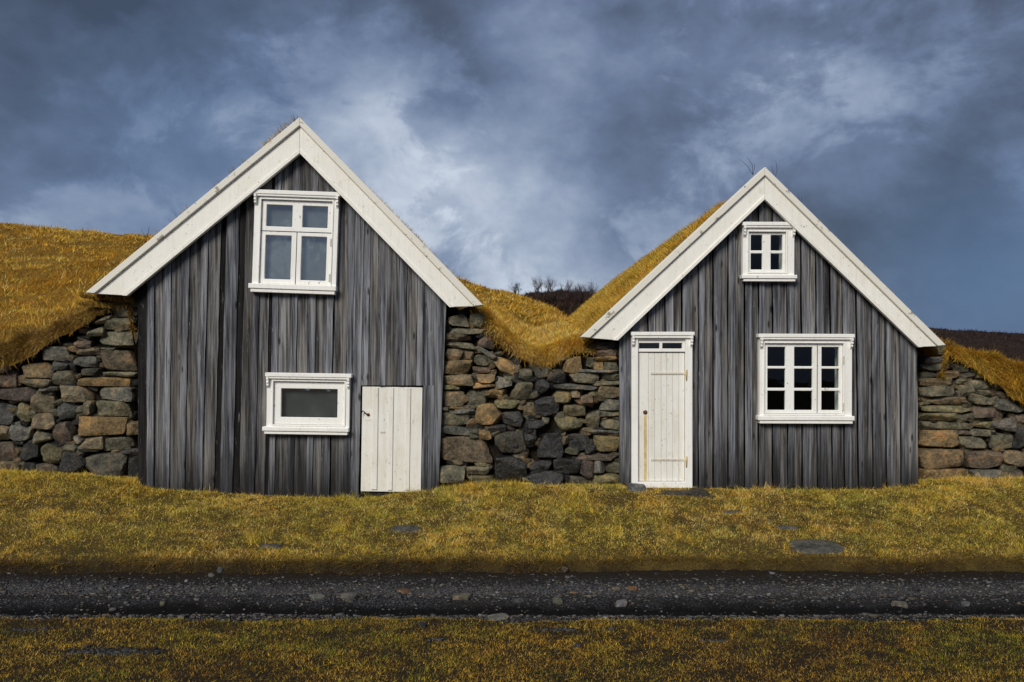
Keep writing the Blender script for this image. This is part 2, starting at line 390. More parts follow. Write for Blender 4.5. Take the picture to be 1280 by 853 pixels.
def hill_z(x, y):
    x = np.asarray(x, float); y = np.asarray(y, float)
    f = np.interp(x, FRX, FRZ); c = np.interp(x, CR_X, CR_Z)
    t = np.clip((y-HY0)/13.6, 0, 1)
    # the valley between the houses stays low for a few metres before it climbs
    val = np.exp(-((x-.35)/1.1)**2)
    left = sstep(-3.5, -7, x)
    shape = t*(1-val)*(1-left) + val*(.30*sstep(0, .33, t) + .70*np.clip((t-.30)/.70, 0, 1)) + left*(1-(1-t)**1.35)*(1-val)
    z = f + (c-f)*shape
    z = z + (.16*(fbm(x*.5, y*.5, 31)-.5) + .17*(fbm(x*1.8, y*1.8, 32)-.5))*sstep(0, .12, t) + .09*(fbm(x*6, y*6, 33)-.5)
    # stay below the houses' floors and roofs
    for (x0, x1, yl) in ((-4.75, -.95, 8.4), (1.30, 5.45, 14.5)):
        ins = sstep(x0-.15, x0+.25, x)*sstep(x1+.15, x1-.25, x)*sstep(yl+.8, yl, y)
        z = z*(1-ins) + np.minimum(z, -.9)*ins
    # the turf rounds over the wall tops and hangs down in front of them
    u = np.clip((HY0-y)/.20, 0, 1); dr_ = np.interp(x, SKX, SKD)*(.75+.5*fbm(x*4, x*0, 35)); z = z - dr_*(1-np.sqrt(1-np.minimum(u, .999)**2))
    # past the crest it falls away
    z = z - .10*np.clip(y-14, 0, 60)
    return z
xs = np.concatenate([np.linspace(-60, -17, 20)[:-1], np.linspace(-17, 9, 330), np.linspace(9, 60, 20)[1:]])
ys = np.concatenate([HY0-.20*np.sin(np.linspace(1.5, .1, 9)), np.linspace(HY0, 1.6, 22)[:-1], np.linspace(1.6, 17, 120), np.linspace(17, 40, 14)[1:]])
def hill_shift(x): return .17*sstep(5.0, 5.5, x)
def in_house(x, y): return ((x > -4.93) & (x < -.66) & (y < 7.8)) | ((x > 1.22) & (x < 5.80) & (y < 6))
hill = grid_obj('hill', xs, ys, hill_z, M_TURF, yshift=hill_shift, drop=in_house); tag(hill, 'golden grass hillside rising behind the houses', 'hill', kind='structure')

MO_X = [-200, -60, 0, 3.0, 5.0, 9, 16, 28, 34, 60, 200]
MO_Z = [6, 5.6, 5.6, 5.9, 5.6, 4.7, 4.0, 3.45, 3.05, 2.2, 2]
def moor_z(x, y):
    c = np.interp(x, MO_X, MO_Z); t = np.clip((y-24)/21, 0, 1)
    return -.5 + (c+.5)*t**.8 + .35*(fbm(x*.35, y*.35, 41)-.5)*t + .22*(fbm(x*1.6, y*1.6, 42)-.5)*t - np.clip(y-45, 0, 300)*.06
xs = np.concatenate([np.linspace(-200, -10, 24)[:-1], np.linspace(-10, 45, 220), np.linspace(45, 200, 24)[1:]])
ys = np.concatenate([np.linspace(24, 50, 60), np.linspace(50, 160, 12)[1:]])
moor = grid_obj('moor', xs, ys, moor_z, M_HEATH); tag(moor, 'dark heather moor on the skyline behind the turf roofs', 'moor', kind='structure')

# ------------------------------------------------------------------ grass blade meshes
def blades(name, P, L, Wd, lean, tint, parent=None, mat=M_BLADE, one=False, clump=5., camp=.55):
    """P base points, L lengths, Wd widths, lean = (N,3) unit-ish growth vector; 3 triangles per blade"""
    N = len(P)
    th = rng.uniform(0, 2*np.pi, N)
    side = np.stack([np.cos(th), np.sin(th)*.6, np.zeros(N)], -1)*(Wd/2)[:, None]
    bend = rng.normal(0, .35, (N, 3)); bend[:, 2] = -np.abs(bend[:, 2])*.9
    cq = np.stack([vnoise(P[:, 0]*clump+P[:, 2]*2, P[:, 1]*clump, 901)-.5, vnoise(P[:, 0]*clump, P[:, 1]*clump+P[:, 2]*3, 902)-.5, (vnoise(P[:, 0]*clump+9, P[:, 1]*clump-P[:, 2]*3, 903)-.5)*.6], -1)
    lean = lean + 2*camp*cq
    g = lean/np.maximum(np.linalg.norm(lean, axis=1), 1e-3)[:, None]
    mid = P + g*(L*.55)[:, None] + bend*(L*.12)[:, None]
    tip = P + g*L[:, None]*.95 + bend*(L*.55)[:, None]
    nv = 3 if one else 5
    b = (np.arange(N)*nv)[:, None]
    if one: V = np.stack([P-side, P+side, tip], 1).reshape(-1, 3); F = b+np.array([[0, 1, 2]])
    else: V = np.stack([P-side, P+side, mid-side*.8, mid+side*.8, tip], 1).reshape(-1, 3); F = np.concatenate([b+np.array([[0, 1, 3]]), b+np.array([[0, 3, 2]]), b+np.array([[2, 3, 4]])], 1).reshape(-1, 3)
    m = bpy.data.meshes.new(name)
    m.vertices.add(len(V)); m.vertices.foreach_set('co', V.ravel().astype(np.float32))
    m.loops.add(F.size); m.loops.foreach_set('vertex_index', F.ravel().astype(np.int32))
    m.polygons.add(len(F)); m.polygons.foreach_set('loop_start', np.arange(0, F.size, 3, dtype=np.int32)); m.polygons.foreach_set('loop_total', np.full(len(F), 3, np.int32))
    m.update()
    C = np.repeat(np.concatenate([np.clip(tint, 0, 1), np.ones((N, 1))], 1), nv, 0)
    ca = m.color_attributes.new('tint', 'FLOAT_COLOR', 'POINT'); ca.data.foreach_set('color', C.ravel().astype(np.float32))
    m.materials.append(mat); o = link(name, m, parent); o['kind'] = 'stuff'; return o
GOLD = np.array((.68, .42, .060)); STRAW = np.array((.80, .60, .22)); GREEN = np.array((.25, .235, .026)); BROWN = np.array((.24, .125, .032)); OCHRE = np.array((.56, .29, .03)); DARKB = np.array((.085, .05, .022))
def palette(x, y, weights, seed, patch=1.0, jitter=.36):
    """weights: list of (colour, base weight, patch seed or None)"""
    n = len(x); acc = np.zeros((n, len(weights)))
    for k, (c, w, s) in enumerate(weights):
        acc[:, k] = w*(np.clip((.5*fbm(x*patch, y*patch, s)+.5*fbm(x*patch*4, y*patch*4, s+5)-.36)*5, .03, 3) if s is not None else 1)
    acc /= acc.sum(1)[:, None]
    u = rng.random(n)[:, None]; idx = (np.cumsum(acc, 1) < u).sum(1).clip(0, len(weights)-1)
    C = np.array([c for c, _, _ in weights])[idx]
    return C*(1 + rng.normal(0, jitter, n)).clip(.4, 1.7)[:, None]
def inview(x, y, m=.8): return np.abs(x) < (y+D)*.60+m

# flat stones in the lawn, kept clear of blades:  (px, row, half width px, half depth m)
SLABS = [(1023, 684, 38, .20, 'big flat grey slab lying at the lower edge of the lawn'), (507, 662, 24, .11, 'flat grey paving stone in the lawn below the short white door'),
         (986, 660, 17, .06, 'thin sliver of flat stone just above the big slab'), (917, 641, 16, .06, 'small flat stone sunk in the lawn below the tall door and window'),
         (338, 683, 14, .06, 'small pale stone on a worn patch at the left of the lawn')]
def lawn_y_at(px, row):   # march down the view ray until it meets the ground
    y = np.linspace(-5.2, .2, 1400); s = S(y); x = (px-CX)*s
    hit = np.nonzero(CAMZ+(HZ-row)*s <= ground_z(x, y))[0]
    return (float(x[hit[0]]), float(y[hit[0]])) if len(hit) else ((px-CX)/PPM, 0.)
SLAB_XY = [lawn_y_at(s[0], s[1]) for s in SLABS]
def clear_of_slabs(x, y, shrink=1.0):
    ok = np.ones(len(x), bool)
    for (s, (sx, sy)) in zip(SLABS, SLAB_XY):
        hw = s[2]*S(sy)
        ok &= (((x-sx)/hw)**2 + ((y-sy)/s[3])**2) > shrink
    return ok
def lawn():
    N = 1000000
    x = rng.uniform(-8.2, 8.2, N); y = rng.uniform(-2.45, .32, N)
    e = lawn_edge(x)
    k = ((y > e-.02) | ((y > e-.11) & (rng.random(N) < .55))) & inview(x, y) & clear_of_slabs(x, y, .72)
    thin = fbm(x*1.6, y*2.2, 51); k &= rng.random(N) < np.clip((thin-.15)*4.5, .4, 1)
    # bare mouldy patches
    for (px, row, rx, ry) in ((330, 684, .55, .10), (80, 690, .5, .10), (1040, 699, .45, .05), (1035, 636, .22, .05), (100, 700, .4, .08)):
        cx_, cy_ = lawn_y_at(px, row)
        k &= ((((x-cx_)/rx)**2+((y-cy_)/ry)**2) > 1) | (rng.random(N) < .25)
    # not inside the houses
    k &= ~((y > -.03) & (((x > WX(183)) & (x < WX(548))) | ((x > WX(780)) & (x < WX(1148)))))
    x, y = x[k], y[k]; z = ground_z(x, y); n = len(x)
    gr = palette(x, y, [(GOLD*1.25, 1.1, 61), (STRAW*1.05, .55, None), (GREEN*1.5, 1.25, 63), (BROWN*1.2, .28, 65), (OCHRE*1.05, .45, 66)], 1, .9)
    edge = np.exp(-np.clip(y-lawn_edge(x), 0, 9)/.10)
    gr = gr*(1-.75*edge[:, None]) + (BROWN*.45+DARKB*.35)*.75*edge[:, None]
    L = rng.uniform(.014, .044, n)*(1+.7*(fbm(x*2.5, y*2.5, 71) > .56)) + .03*edge*rng.random(n)
    L = np.where(rng.random(n) < .015, L*2.6, L)
    wall = np.exp(-np.abs(y+.06)/.07)*(.3+2.6*np.clip(fbm(x*2.3, x*0, 77)-.35, 0, 1)*2) + np.exp(-np.abs(y-.1)/.10); L = L*(1+1.5*wall*rng.random(n))
    lean = np.stack([rng.normal(.15, .75, n), rng.normal(-.15, .60, n)-.7*edge, rng.uniform(.12, .8, n)], -1)
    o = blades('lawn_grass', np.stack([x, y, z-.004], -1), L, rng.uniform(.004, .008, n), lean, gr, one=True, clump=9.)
    tag(o, 'short golden green grass of the lawn before the houses', 'grass')
    N = 460000
    x = rng.uniform(-6.5, 6.5, N); y = rng.uniform(-5.9, -3.7, N)
    k = (y < road_near(x)+.03) & inview(x, y, .9)
    thin = fbm(x*2.0, y*3, 81); k &= rng.random(N) < np.clip((thin-.22)*4.5, .45, 1)
    for (cx_, cy_, rx, ry) in BARE: k &= ((((x-cx_)/rx)**2+((y-cy_)/ry)**2)*(1+.9*(fbm(x*5, y*5, 83)-.5)) > 1) | (rng.random(N) < .10)
    x, y = x[k], y[k]; z = ground_z(x, y); n = len(x)
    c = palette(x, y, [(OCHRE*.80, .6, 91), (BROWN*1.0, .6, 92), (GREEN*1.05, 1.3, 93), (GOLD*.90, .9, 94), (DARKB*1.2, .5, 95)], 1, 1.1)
    lean = np.stack([rng.normal(.1, .7, n), rng.normal(0, .6, n), rng.uniform(.2, .9, n)], -1)
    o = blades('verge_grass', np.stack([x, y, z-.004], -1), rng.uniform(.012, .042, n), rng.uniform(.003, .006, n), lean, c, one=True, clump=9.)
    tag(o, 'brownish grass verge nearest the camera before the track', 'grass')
BARE = []
for (px, row, rx, ry) in ((140, 816, .36, .085), (548, 800, .11, .035), (700, 788, .22, .03), (895, 802, .10, .03), (40, 788, .22, .03)):
    BARE.append((*lawn_y_at(px, row), rx, ry))
lawn()

# ------------------------------------------------------------------ stones
def cube_sphere(n):
    vs = {}; V = []; F = []
    def vid(p):
        k = tuple(round(c, 5) for c in p)
        if k not in vs: vs[k] = len(V); V.append(p)
        return vs[k]
    for ax in range(3):
        for sg in (-1, 1):
            for i in range(n):
                for j in range(n):
                    q = []
                    for (a, b) in ((i, j), (i+1, j), (i+1, j+1), (i, j+1)):
                        p = [0, 0, 0]; p[ax] = sg; p[(ax+1) % 3] = -1+2*a/n; p[(ax+2) % 3] = -1+2*b/n; q.append(vid(tuple(p)))
                    F.append(q if sg > 0 else q[::-1])
    return np.array(V), F
CS_V, CS_F = cube_sphere(8)
CS3_V, CS3_F = cube_sphere(2)
CHK_V, CHK_F = cube_sphere(4)
CB_V, CB_F = cube_sphere(1)
def stone_mesh(name, hx, hy, hz, shape, seed, V0=CS_V, F0=CS_F, cuts=7):
    r = np.random.default_rng(abs(int(seed)))
    V = V0.copy()
    p = {'b': 14.0, 'm': 6.0, 'r': 2.9, 'w': 11.0, 'f': 10.0}[shape]
    ln = (np.abs(V)**p).sum(1)**(1/p); V = V/ln[:, None]
    # uneven taper so no two outlines agree
    V[:, 0] *= 1 + r.uniform(-.13, .13)*V[:, 2]; V[:, 2] *= 1 + r.uniform(-.18, .18)*V[:, 0]
    if shape == 'w':
        sgn = r.choice([-1, 1]); V[:, 2] = V[:, 2]*(1-.36*sgn*V[:, 0])
    V[:, 0] += .09*r.normal()*V[:, 2]
    def cut(nrm, k):
        nonlocal V
        nrm = nrm/np.linalg.norm(nrm); d = (V@nrm).max()*k
        V = V - np.clip(V@nrm-d, 0, None)[:, None]*nrm
    nc = {'b': 3, 'm': 5, 'r': 5, 'w': 3, 'f': 3}[shape]
    for _ in range(nc):          # broken corners of the outline
        a = r.uniform(0, 2*np.pi); cut(np.array([np.cos(a), r.uniform(-.5, .1), np.sin(a)]), r.uniform(.74, .92))
    for _ in range(cuts-3):      # split faces tilting on the front
        a = r.uniform(0, 2*np.pi); q = r.uniform(.15, .75); cut(np.array([np.cos(a)*q, -1, np.sin(a)*q]), r.uniform(.70, .92))
    ph = r.uniform(0, 50, 3)
    nz = np.stack([fbm(V[:, 0]*2.6+ph[k], V[:, 2]*2.6+V[:, 1]*1.7+ph[k], int(seed) % 997+k, 4)-.5 for k in range(3)], -1)
    V = V + nz*(.12 if shape != 'f' else .10)
    # fit the box of the photograph again
    for a in (0, 2): V[:, a] = (V[:, a]-V[:, a].min())/(np.ptp(V[:, a]))*2-1
    V = V*np.array([hx, hy, hz])
    m = bpy.data.meshes.new(name); m.from_pydata(V.tolist(), [], [list(map(int, f)) for f in F0]); m.update()
    return m
def smooth_angle(o, ang=18):
    me = o.data; me.polygons.foreach_set('use_smooth', [True]*len(me.polygons))
    try: me.set_sharp_from_angle(angle=R(ang))
    except Exception: pass
COLS = {'g': (.155, .145, .100), 'o': (.27, .175, .072), 'd': (.046, .045, .043), 'r': (.135, .095, .074), 'b': (.19, .145, .088), 't': (.140, .143, .132), 'y': (.215, .190, .090)}
def stones(parent, data, yf, ysp=.05, rot={}):
    for i, (x0, x1, y0, y1, c, sh) in enumerate(data):
        seed = int(x0*13+y0*7+i)
        r = random.Random(seed)
        yy = yf + r.uniform(-ysp, ysp)
        a, b = W(x0, y0, yy), W(x1, y1, yy)
        hx, hz = (b.x-a.x)/2, (a.z-b.z)/2
        hx += .004; hz += .003
        hy = .13 + .25*min(hx, hz)
        m = stone_mesh('stone', hx, hy, hz, sh, seed)
        k = COLS[c[0]]
        if len(c) > 1 and c[1] != 'w': k2 = COLS[c[1]]; k = tuple((p*2+q)/3 for p, q in zip(k, k2))
        if c[0] != 'd': k = tuple(.68*p+.32*q for p, q in zip(k, (.13, .118, .085)))
        wet = c.endswith('w')
        m.materials.append(M_WET if wet else M_STONE)
        o = link('stone', m, parent, Vector(((a.x+b.x)/2, yy+hy-.06, (a.z+b.z)/2)) - parent.location)
        v = r.uniform(.82, 1.22)*(.36 if wet else 1); o.color = (*(q*v for q in k), 1)
        o.rotation_euler = (r.uniform(-.06, .06), R(rot.get(i, 0))+r.uniform(-.02, .02), r.uniform(-.10, .10))
        smooth_angle(o)
    # chinking: small stones wedged behind the joints
    r = random.Random(int(yf*1000)+len(data))
    for (x0, x1, y0, y1, c, sh) in data:
        for _ in range(2):
            if r.random() < .5: px, row = r.choice((x0, x1)), r.uniform(y0, y1)
            else: px, row = r.uniform(x0, x1), r.choice((y0, y1))
            px = min(max(px, min(d[0] for d in data)+6), max(d[1] for d in data)-6)
            p = W(px, row, yf+.07); hw, hh = r.uniform(.05, .10), r.uniform(.03, .065)
            m = stone_mesh('chink_stone', hw, .07, hh, 'm', r.randrange(10**6), V0=CHK_V, F0=CHK_F, cuts=5); m.materials.append(M_STONE)
            o = link('chink_stone', m, parent, p-parent.location); k = COLS[r.choice('gbddbg')]; v = r.uniform(.45, .9); o.color = (*(q*v for q in k), 1)
            o.rotation_euler = (r.uniform(-.3, .3), r.uniform(-.4, .4), r.uniform(-.4, .4)); smooth_angle(o)
MID = [(560.4,585.7,392,408.8,'g','b'),(586.4,605.4,392,410,'g','b'),(557,606,410,418.7,'g','f'),(554.8,588.5,417,428.5,'b','w'),(596,617.4,420,437.7,'r','r'),
(555.5,597,428.5,436,'g','f'),(594,622,438,443.5,'t','f'),(555.5,579,436,450,'b','b'),(579.4,592,439,449.6,'ro','m'),(592,612.5,444,457.4,'g','m'),
(550.5,592.8,450,469,'og','b'),(613,645.5,447,466,'o','m'),(590.6,614.6,459,467.2,'r','b'),(547,594,468.4,482.4,'b','b'),(596,618.8,468,478.5,'or','b'),
(590.6,619.5,478.5,486.5,'o','w'),(618.8,640,470.5,486,'t','w'),(630,644,468.6,478.5,'g','m'),(547,575,482,487.3,'y','f'),(646,667,461,476,'gd','m'),
(636.8,666.7,477,500,'g','m'),(546.4,580.5,488.4,509.5,'b','b'),(580.5,608,486,510.6,'gd','r'),(608,634,486,498.6,'o','b'),(561,588.7,508.4,512.5,'o','f'),
(547,562,509.5,513.5,'g','f'),(569,594.8,512,518,'t','f'),(546.4,587.7,512.5,536.7,'g','w'),(583,598.6,522.6,537.4,'ro','m'),(594,628.3,504.5,533,'o','r'),
(617.5,650,499.5,511.6,'y','m'),(626.4,654.7,514,534,'tdw','m'),(546,594.8,533,543,'t','f'),(598.6,615.4,537,550,'o','b'),(586.4,596.7,543,549,'g','b'),
(545,615.4,545,579,'br','b'),(617.3,658,540,567,'dg','m'),(563,579,575,580.5,'b','f'),(591.5,616,574,585,'y','m'),(544.5,582.5,581,606,'g','b'),
(582.5,614,583,594,'g','b'),(583.8,617.3,593.5,607,'yg','b'),(651,662,561,571.5,'r','r'),(617.3,659,568.6,609,'dw','b'),(704.5,729.7,446.4,468,'o','m'),
(739.7,771.3,445.8,452.5,'o','f'),(740,754.3,452.5,462.8,'o','b'),(754.3,774.3,452.9,462.8,'g','b'),(746,771,437.6,446,'r','b'),(744,771.5,428,437.6,'r','b'),
(718.6,774.8,462.2,466.6,'t','f'),(711.6,748.5,466,480.6,'gb','w'),(752.6,777,467.3,476,'g','b'),(739,778,476.6,482,'g','f'),(691.6,748.5,480.5,487,'t','f'),
(746.7,777,483,499,'b','m'),(667.6,688,474.3,493,'dw','r'),(683.4,710.4,467.5,480,'d','m'),(689.3,715,486.5,505,'yb','r'),(713.3,725,488,497.4,'b','m'),
(717.4,742.6,491,509.7,'rb','w'),(734.4,747.3,489,499.7,'y','m'),(749.6,779,499,513,'tg','b'),(667,698.7,495.6,520.8,'dw','m'),(705,731.5,506.8,519.6,'yr','b'),
(744.4,777.8,514.2,522,'g','f'),(693.4,729,518.8,540.5,'yg','r'),(731,749.6,513,538,'g','w'),(750.8,777.8,521.5,537,'g','b'),(655,681.7,522.6,536.7,'dw','m'),
(653,671,503.5,522.6,'bg','m'),(671,703.4,541,574,'dw','b'),(702,711,543.4,557,'b','r'),(710.4,736.8,541.4,564,'dt','b'),(742,776.6,544.6,565.3,'yo','b'),
(727,777,538,543.8,'t','f'),(720,777,566.5,575,'rd','f'),(691.6,725.6,573,594,'dw','b'),(725.6,742,574,598.5,'dr','b'),(741,757.3,576.3,591.5,'t','b'),
(756.5,778,576,592,'g','b'),(707,736,595,608,'dg','m'),(738.5,777,593,607,'y','m'),(660,690,575,591,'dw','w'),(659,706,589,610,'dw','m'),
(668,690,458,474,'dg','m'),(690,705,462,470,'db','m'),(640,652,548,562,'d','m'),(655,672,540,560,'dw','m'),(730,745,556,568,'d','m'),(608,632,531,540,'d','f')]
LEFT = [(142.7,173,374.8,384.6,'g','b'),(138.5,173.7,385,396,'g','b'),(118,142,396,405,'g','w'),(130.8,172.3,398,413,'g','b'),(107.6,130.8,410,422,'g','w'),
(122.3,175,412.5,436,'g','m'),(92.8,114.6,424,436,'r','m'),(47.8,88.6,432.4,452,'tg','b'),(93.5,128,435,445.4,'bg','m'),(124,145,434.5,439,'g','f'),
(126.6,172.3,438,465,'bd','b'),(90,125,445.8,460,'t','m'),(64.7,88,451.4,464,'dt','w'),(28,66,453.5,474.6,'bo','m'),(61,97,463.5,482,'gd','r'),
(100.5,125,460,471,'dg','m'),(128,171.6,464.8,471.4,'g','f'),(96.3,170,471,483.5,'o','b'),(-6,20,467,485,'r','m'),(-10,15,456,467,'d','b'),(28,63,474.5,485,'bg','m'),
(-14,47.8,484.5,503,'dr','b'),(48.5,71,483,490,'t','f'),(71.7,112.5,482,503,'bg','m'),(117.4,170,484,502,'tg','b'),(117.4,166,501,520,'gy','b'),
(19,39.4,502,528.5,'yg','r'),(38,68,491,516.5,'bg','m'),(69,100,500.5,527,'dt','r'),(102,115.3,501,520,'gb','r'),(38.7,69,515.5,537.6,'b','m'),
(-12,19.7,505,533.4,'dt','m'),(97,164,520.4,545.4,'o','b'),(158,177,527,545,'od','m'),(66,93.5,527,556.6,'rd','m'),(8.4,37.3,527,552.4,'t','m'),
(40.8,65.4,538,554.5,'g','w'),(-12,11,532,551,'b','m'),(101,131,545,562,'b','b'),(130,167,545,563,'g','b'),(-18,23,552,577,'rd','m'),
(47.8,77.3,553.5,581,'yd','r'),(78.8,98.4,554,567,'gd','m'),(97,125,557,565,'t','f'),(92,104,546,554,'t','f'),(74,105,565,593,'d','m'),
(102,163,565,598,'dg','b'),(25,47,552,577,'d','m'),(-10,30,576.5,595,'b','m'),(29,43,578,594,'d','m'),(42,74,580,596,'rd','m'),(150,176,561,570,'d','m'),(160,177,572,600,'d','b'),
(-50,-14,470,500,'g','m'),(-55,-14,500,530,'b','b'),(-50,-18,532,560,'d','m'),(-52,-12,560,595,'g','b')]
RIGHT = [(1151,1184.5,431.4,440.5,'gd','f'),(1150,1187,439,447.3,'dg','f'),(1152,1192,446.5,456,'td','f'),(1149.4,1185.7,455,463.9,'g','f'),(1190,1211,455.7,464.5,'g','b'),
(1212.7,1232.6,459,467.4,'g','w'),(1168,1198.6,463.7,472,'or','f'),(1150,1168,464.5,473.7,'gd','b'),(1199,1218.6,465,473.5,'dg','m'),(1218.6,1240,467,473,'g','f'),
(1149,1194,472.5,483,'bo','b'),(1194,1210,472.8,481,'g','m'),(1210,1239,473.5,487,'g','m'),(1149,1196,482.4,495.5,'g','b'),(1196,1216.8,481.5,496.5,'gb','b'),
(1219,1239,487,497.7,'g','m'),(1149,1209,495,507,'b','f'),(1210.3,1243,494,507,'g','w'),(1239.7,1272.5,488,501,'rb','w'),(1243,1284,500.5,515,'tg','m'),
(1149,1213,506.5,515.8,'yg','f'),(1214,1257,508.5,521.7,'r','b'),(1148,1196.5,516,526,'yb','b'),(1197,1233,516.5,528,'g','b'),(1262,1290,518,529,'r','m'),
(1165,1216,525.5,537.5,'gy','m'),(1149.4,1167,526.5,537.5,'gd','b'),(1218,1239,527.8,536,'y','w'),(1237.3,1271,522,540.5,'tr','w'),(1148,1197.5,537.5,559.5,'ob','b'),
(1197,1213,536.9,543,'r','f'),(1214,1239,536.5,546,'g','m'),(1197.5,1234,544,562,'g','m'),(1235,1268,540,561.5,'g','w'),(1148,1206.5,559.5,585.5,'or','b'),
(1207.4,1254,562,586.5,'rb','m'),(1255,1286,562,585,'b','r'),(1149,1214.5,586,606,'o','b'),(1215.5,1253.5,587,607,'tg','m'),(1254,1284,586,609,'rd','r'),(1268,1290,530,560,'d','m'),
(1236,1262,474,488,'gb','m'),(1258,1290,484,500,'d','m'),(1284,1320,500,530,'g','b'),(1287,1325,532,562,'b','m'),(1286,1330,562,606,'rd','b'),(1206,1222,448,459,'d','m')]
def wall_back(parent, poly, y, mat=M_EARTH):
    """packed earth core of a wall, with the wall's own outline, 0.5 m thick"""
    pts = [W(px, r, y) for px, r in poly]; n = len(pts); c = parent.location
    V = [(p.x-c.x, y-c.y, p.z-c.z) for p in pts] + [(p.x-c.x, y+.30-c.y, p.z-c.z) for p in pts]
    F = [list(range(n)), list(range(2*n-1, n-1, -1))] + [[i, (i+1) % n, n+(i+1) % n, n+i] for i in range(n)]
    return mesh_obj('earth_core', V, F, mat, parent)
w = empty('stone_wall', W(662, 610, .1)); tag(w, 'dry stone wall filling the gap between the two houses, wet black stones in its middle', 'stone wall')
wall_back(w, [(546,612),(546,500),(556,395),(604,392),(625,415),(650,440),(676,450),(700,444),(730,430),(776,428),(779,612)], .22)
stones(w, MID, .10, .035, {6: 33, 11: 12, 50: 3, 54: 3, 5: 5, 32: 7})
w = empty('stone_wall', W(80, 596, .2)); tag(w, 'dry stone wall with an orange block, left of the taller house', 'stone wall')
wall_back(w, [(-60,606),(-60,470),(20,455),(60,432),(110,405),(140,378),(172,376),(176,612)], .34)
stones(w, LEFT, .22, .035, {2: -16, 4: -12, 44: 33})
w = empty('stone_wall', W(1215, 606, .25)); tag(w, 'dry stone wall of flat slabs at the right of the lower house', 'stone wall')
wall_back(w, [(1147,612),(1147,433),(1186,433),(1212,445),(1240,462),(1270,478),(1330,500),(1330,612)], .54)
stones(w, RIGHT, .42, .03, {4: 6, 5: 14, 17: 10, 18: 12, 19: 12})

# flat stones in the lawn, rocks on the track
for (px, row, hw, hd, lab), (sx, sy) in zip(SLABS, SLAB_XY):
    m = stone_mesh('flat_stone', hw*S(sy), hd, .045, 'm', px, cuts=4); m.materials.append(M_STONE)
    z = float(ground_z(sx, sy)); o = link('flat_stone', m, None, (sx, sy, z-.030)); sl = (float(ground_z(sx, sy+.1))-float(ground_z(sx, sy-.1)))/.2
    o.rotation_euler = (math.atan(sl), .03, 0); o.color = (.085, .082, .068, 1); smooth_angle(o); tag(o, lab, 'stone', 'flat stones in the lawn')
def rock(px, row, w, h, c, lab, group='loose rocks on the track', road_=True, name='rock'):
    yy = np.linspace(-4.6, 0, 1600); xx = (px-CX)*S(yy)
    gg = np.maximum(ground_z(xx, yy), np.where((yy > -3.86) & (yy < -2.2), road_z(xx, yy), -9))
    hit = np.nonzero(CAMZ+(HZ-row)*S(yy) <= gg)[0]
    if len(hit): x, y, g = float(xx[hit[0]]), float(yy[hit[0]]), float(gg[hit[0]])
    else: x, y = WX(px), -.02; g = float(ground_z(x, y))
    s = S(y); m = stone_mesh(name, w*s/2, w*s*.36, h*s*.55, 'm', px*3+row, cuts=6); m.materials.append(M_STONE)
    o = link(name, m, None, (x, y, g+h*s*.02)); o.color = (*c, 1); o.rotation_euler = (0, random.uniform(-.1, .1), random.uniform(-.5, .5)); smooth_angle(o)
    return tag(o, lab, 'rock', group)
for a in ((434, 748, 24, 10, (.16, .15, .13), 'pale flat rock just right of the long pale stone on the track'), (505, 741, 18, 7, (.21, .12, .07), 'reddish rock on the track right of the pale flat rock'),
          (576, 748, 23, 9, (.17, .15, .11), 'tan flat rock near the middle of the track'), (697, 753, 13, 9, (.13, .13, .10), 'small greenish stone in the middle of the track'),
          (776, 756, 17, 9, (.17, .17, .18), 'light grey rock at the dark rut right of the middle'), (790, 737, 13, 6, (.22, .13, .07), 'orange brown stone on the far side of the track'),
          (770, 737, 10, 5, (.24, .18, .13), 'small pinkish stone beside the orange brown one'), (1124, 757, 20, 8, (.19, .17, .13), 'pale angular rock at the right end of the track'),
          (398, 747, 22, 6, (.17, .17, .15), 'long pale stone on the track below the low window'), (706, 713, 8, 6, (.12, .10, .09), 'small dark stone against the lawn bank'),
          (264, 721, 9, 6, (.16, .16, .15), 'pale stone at the far edge of the track, left side'), (276, 713, 9, 7, (.10, .105, .11), 'grey stone under the lawn bank, left side'),
          (1207, 756, 11, 6, (.15, .15, .15), 'grey stone near the right end of the track'), (623, 772, 26, 4, (.19, .18, .15), 'thin pale stone on the near lip of the track'),
          (648, 752, 14, 6, (.11, .11, .11), 'dull grey stone right of the tan flat rock'), (717, 742, 10, 4, (.2, .14, .1), 'flat brown chip on the far rut'),
          (528, 783, 11, 8, (.035, .036, .04), 'dark rock in the verge grass near the middle'), (722, 815, 10, 7, (.06, .06, .065), 'small grey rock in the near grass below the tall door')):
    if a[4] is not None: rock(*a[:4], tuple(q*.72 for q in a[4]), *a[5:])
rock(796, 612, 24, 12, (.13, .135, .135), 'grey rock at the foot of the tall white door frame', None)

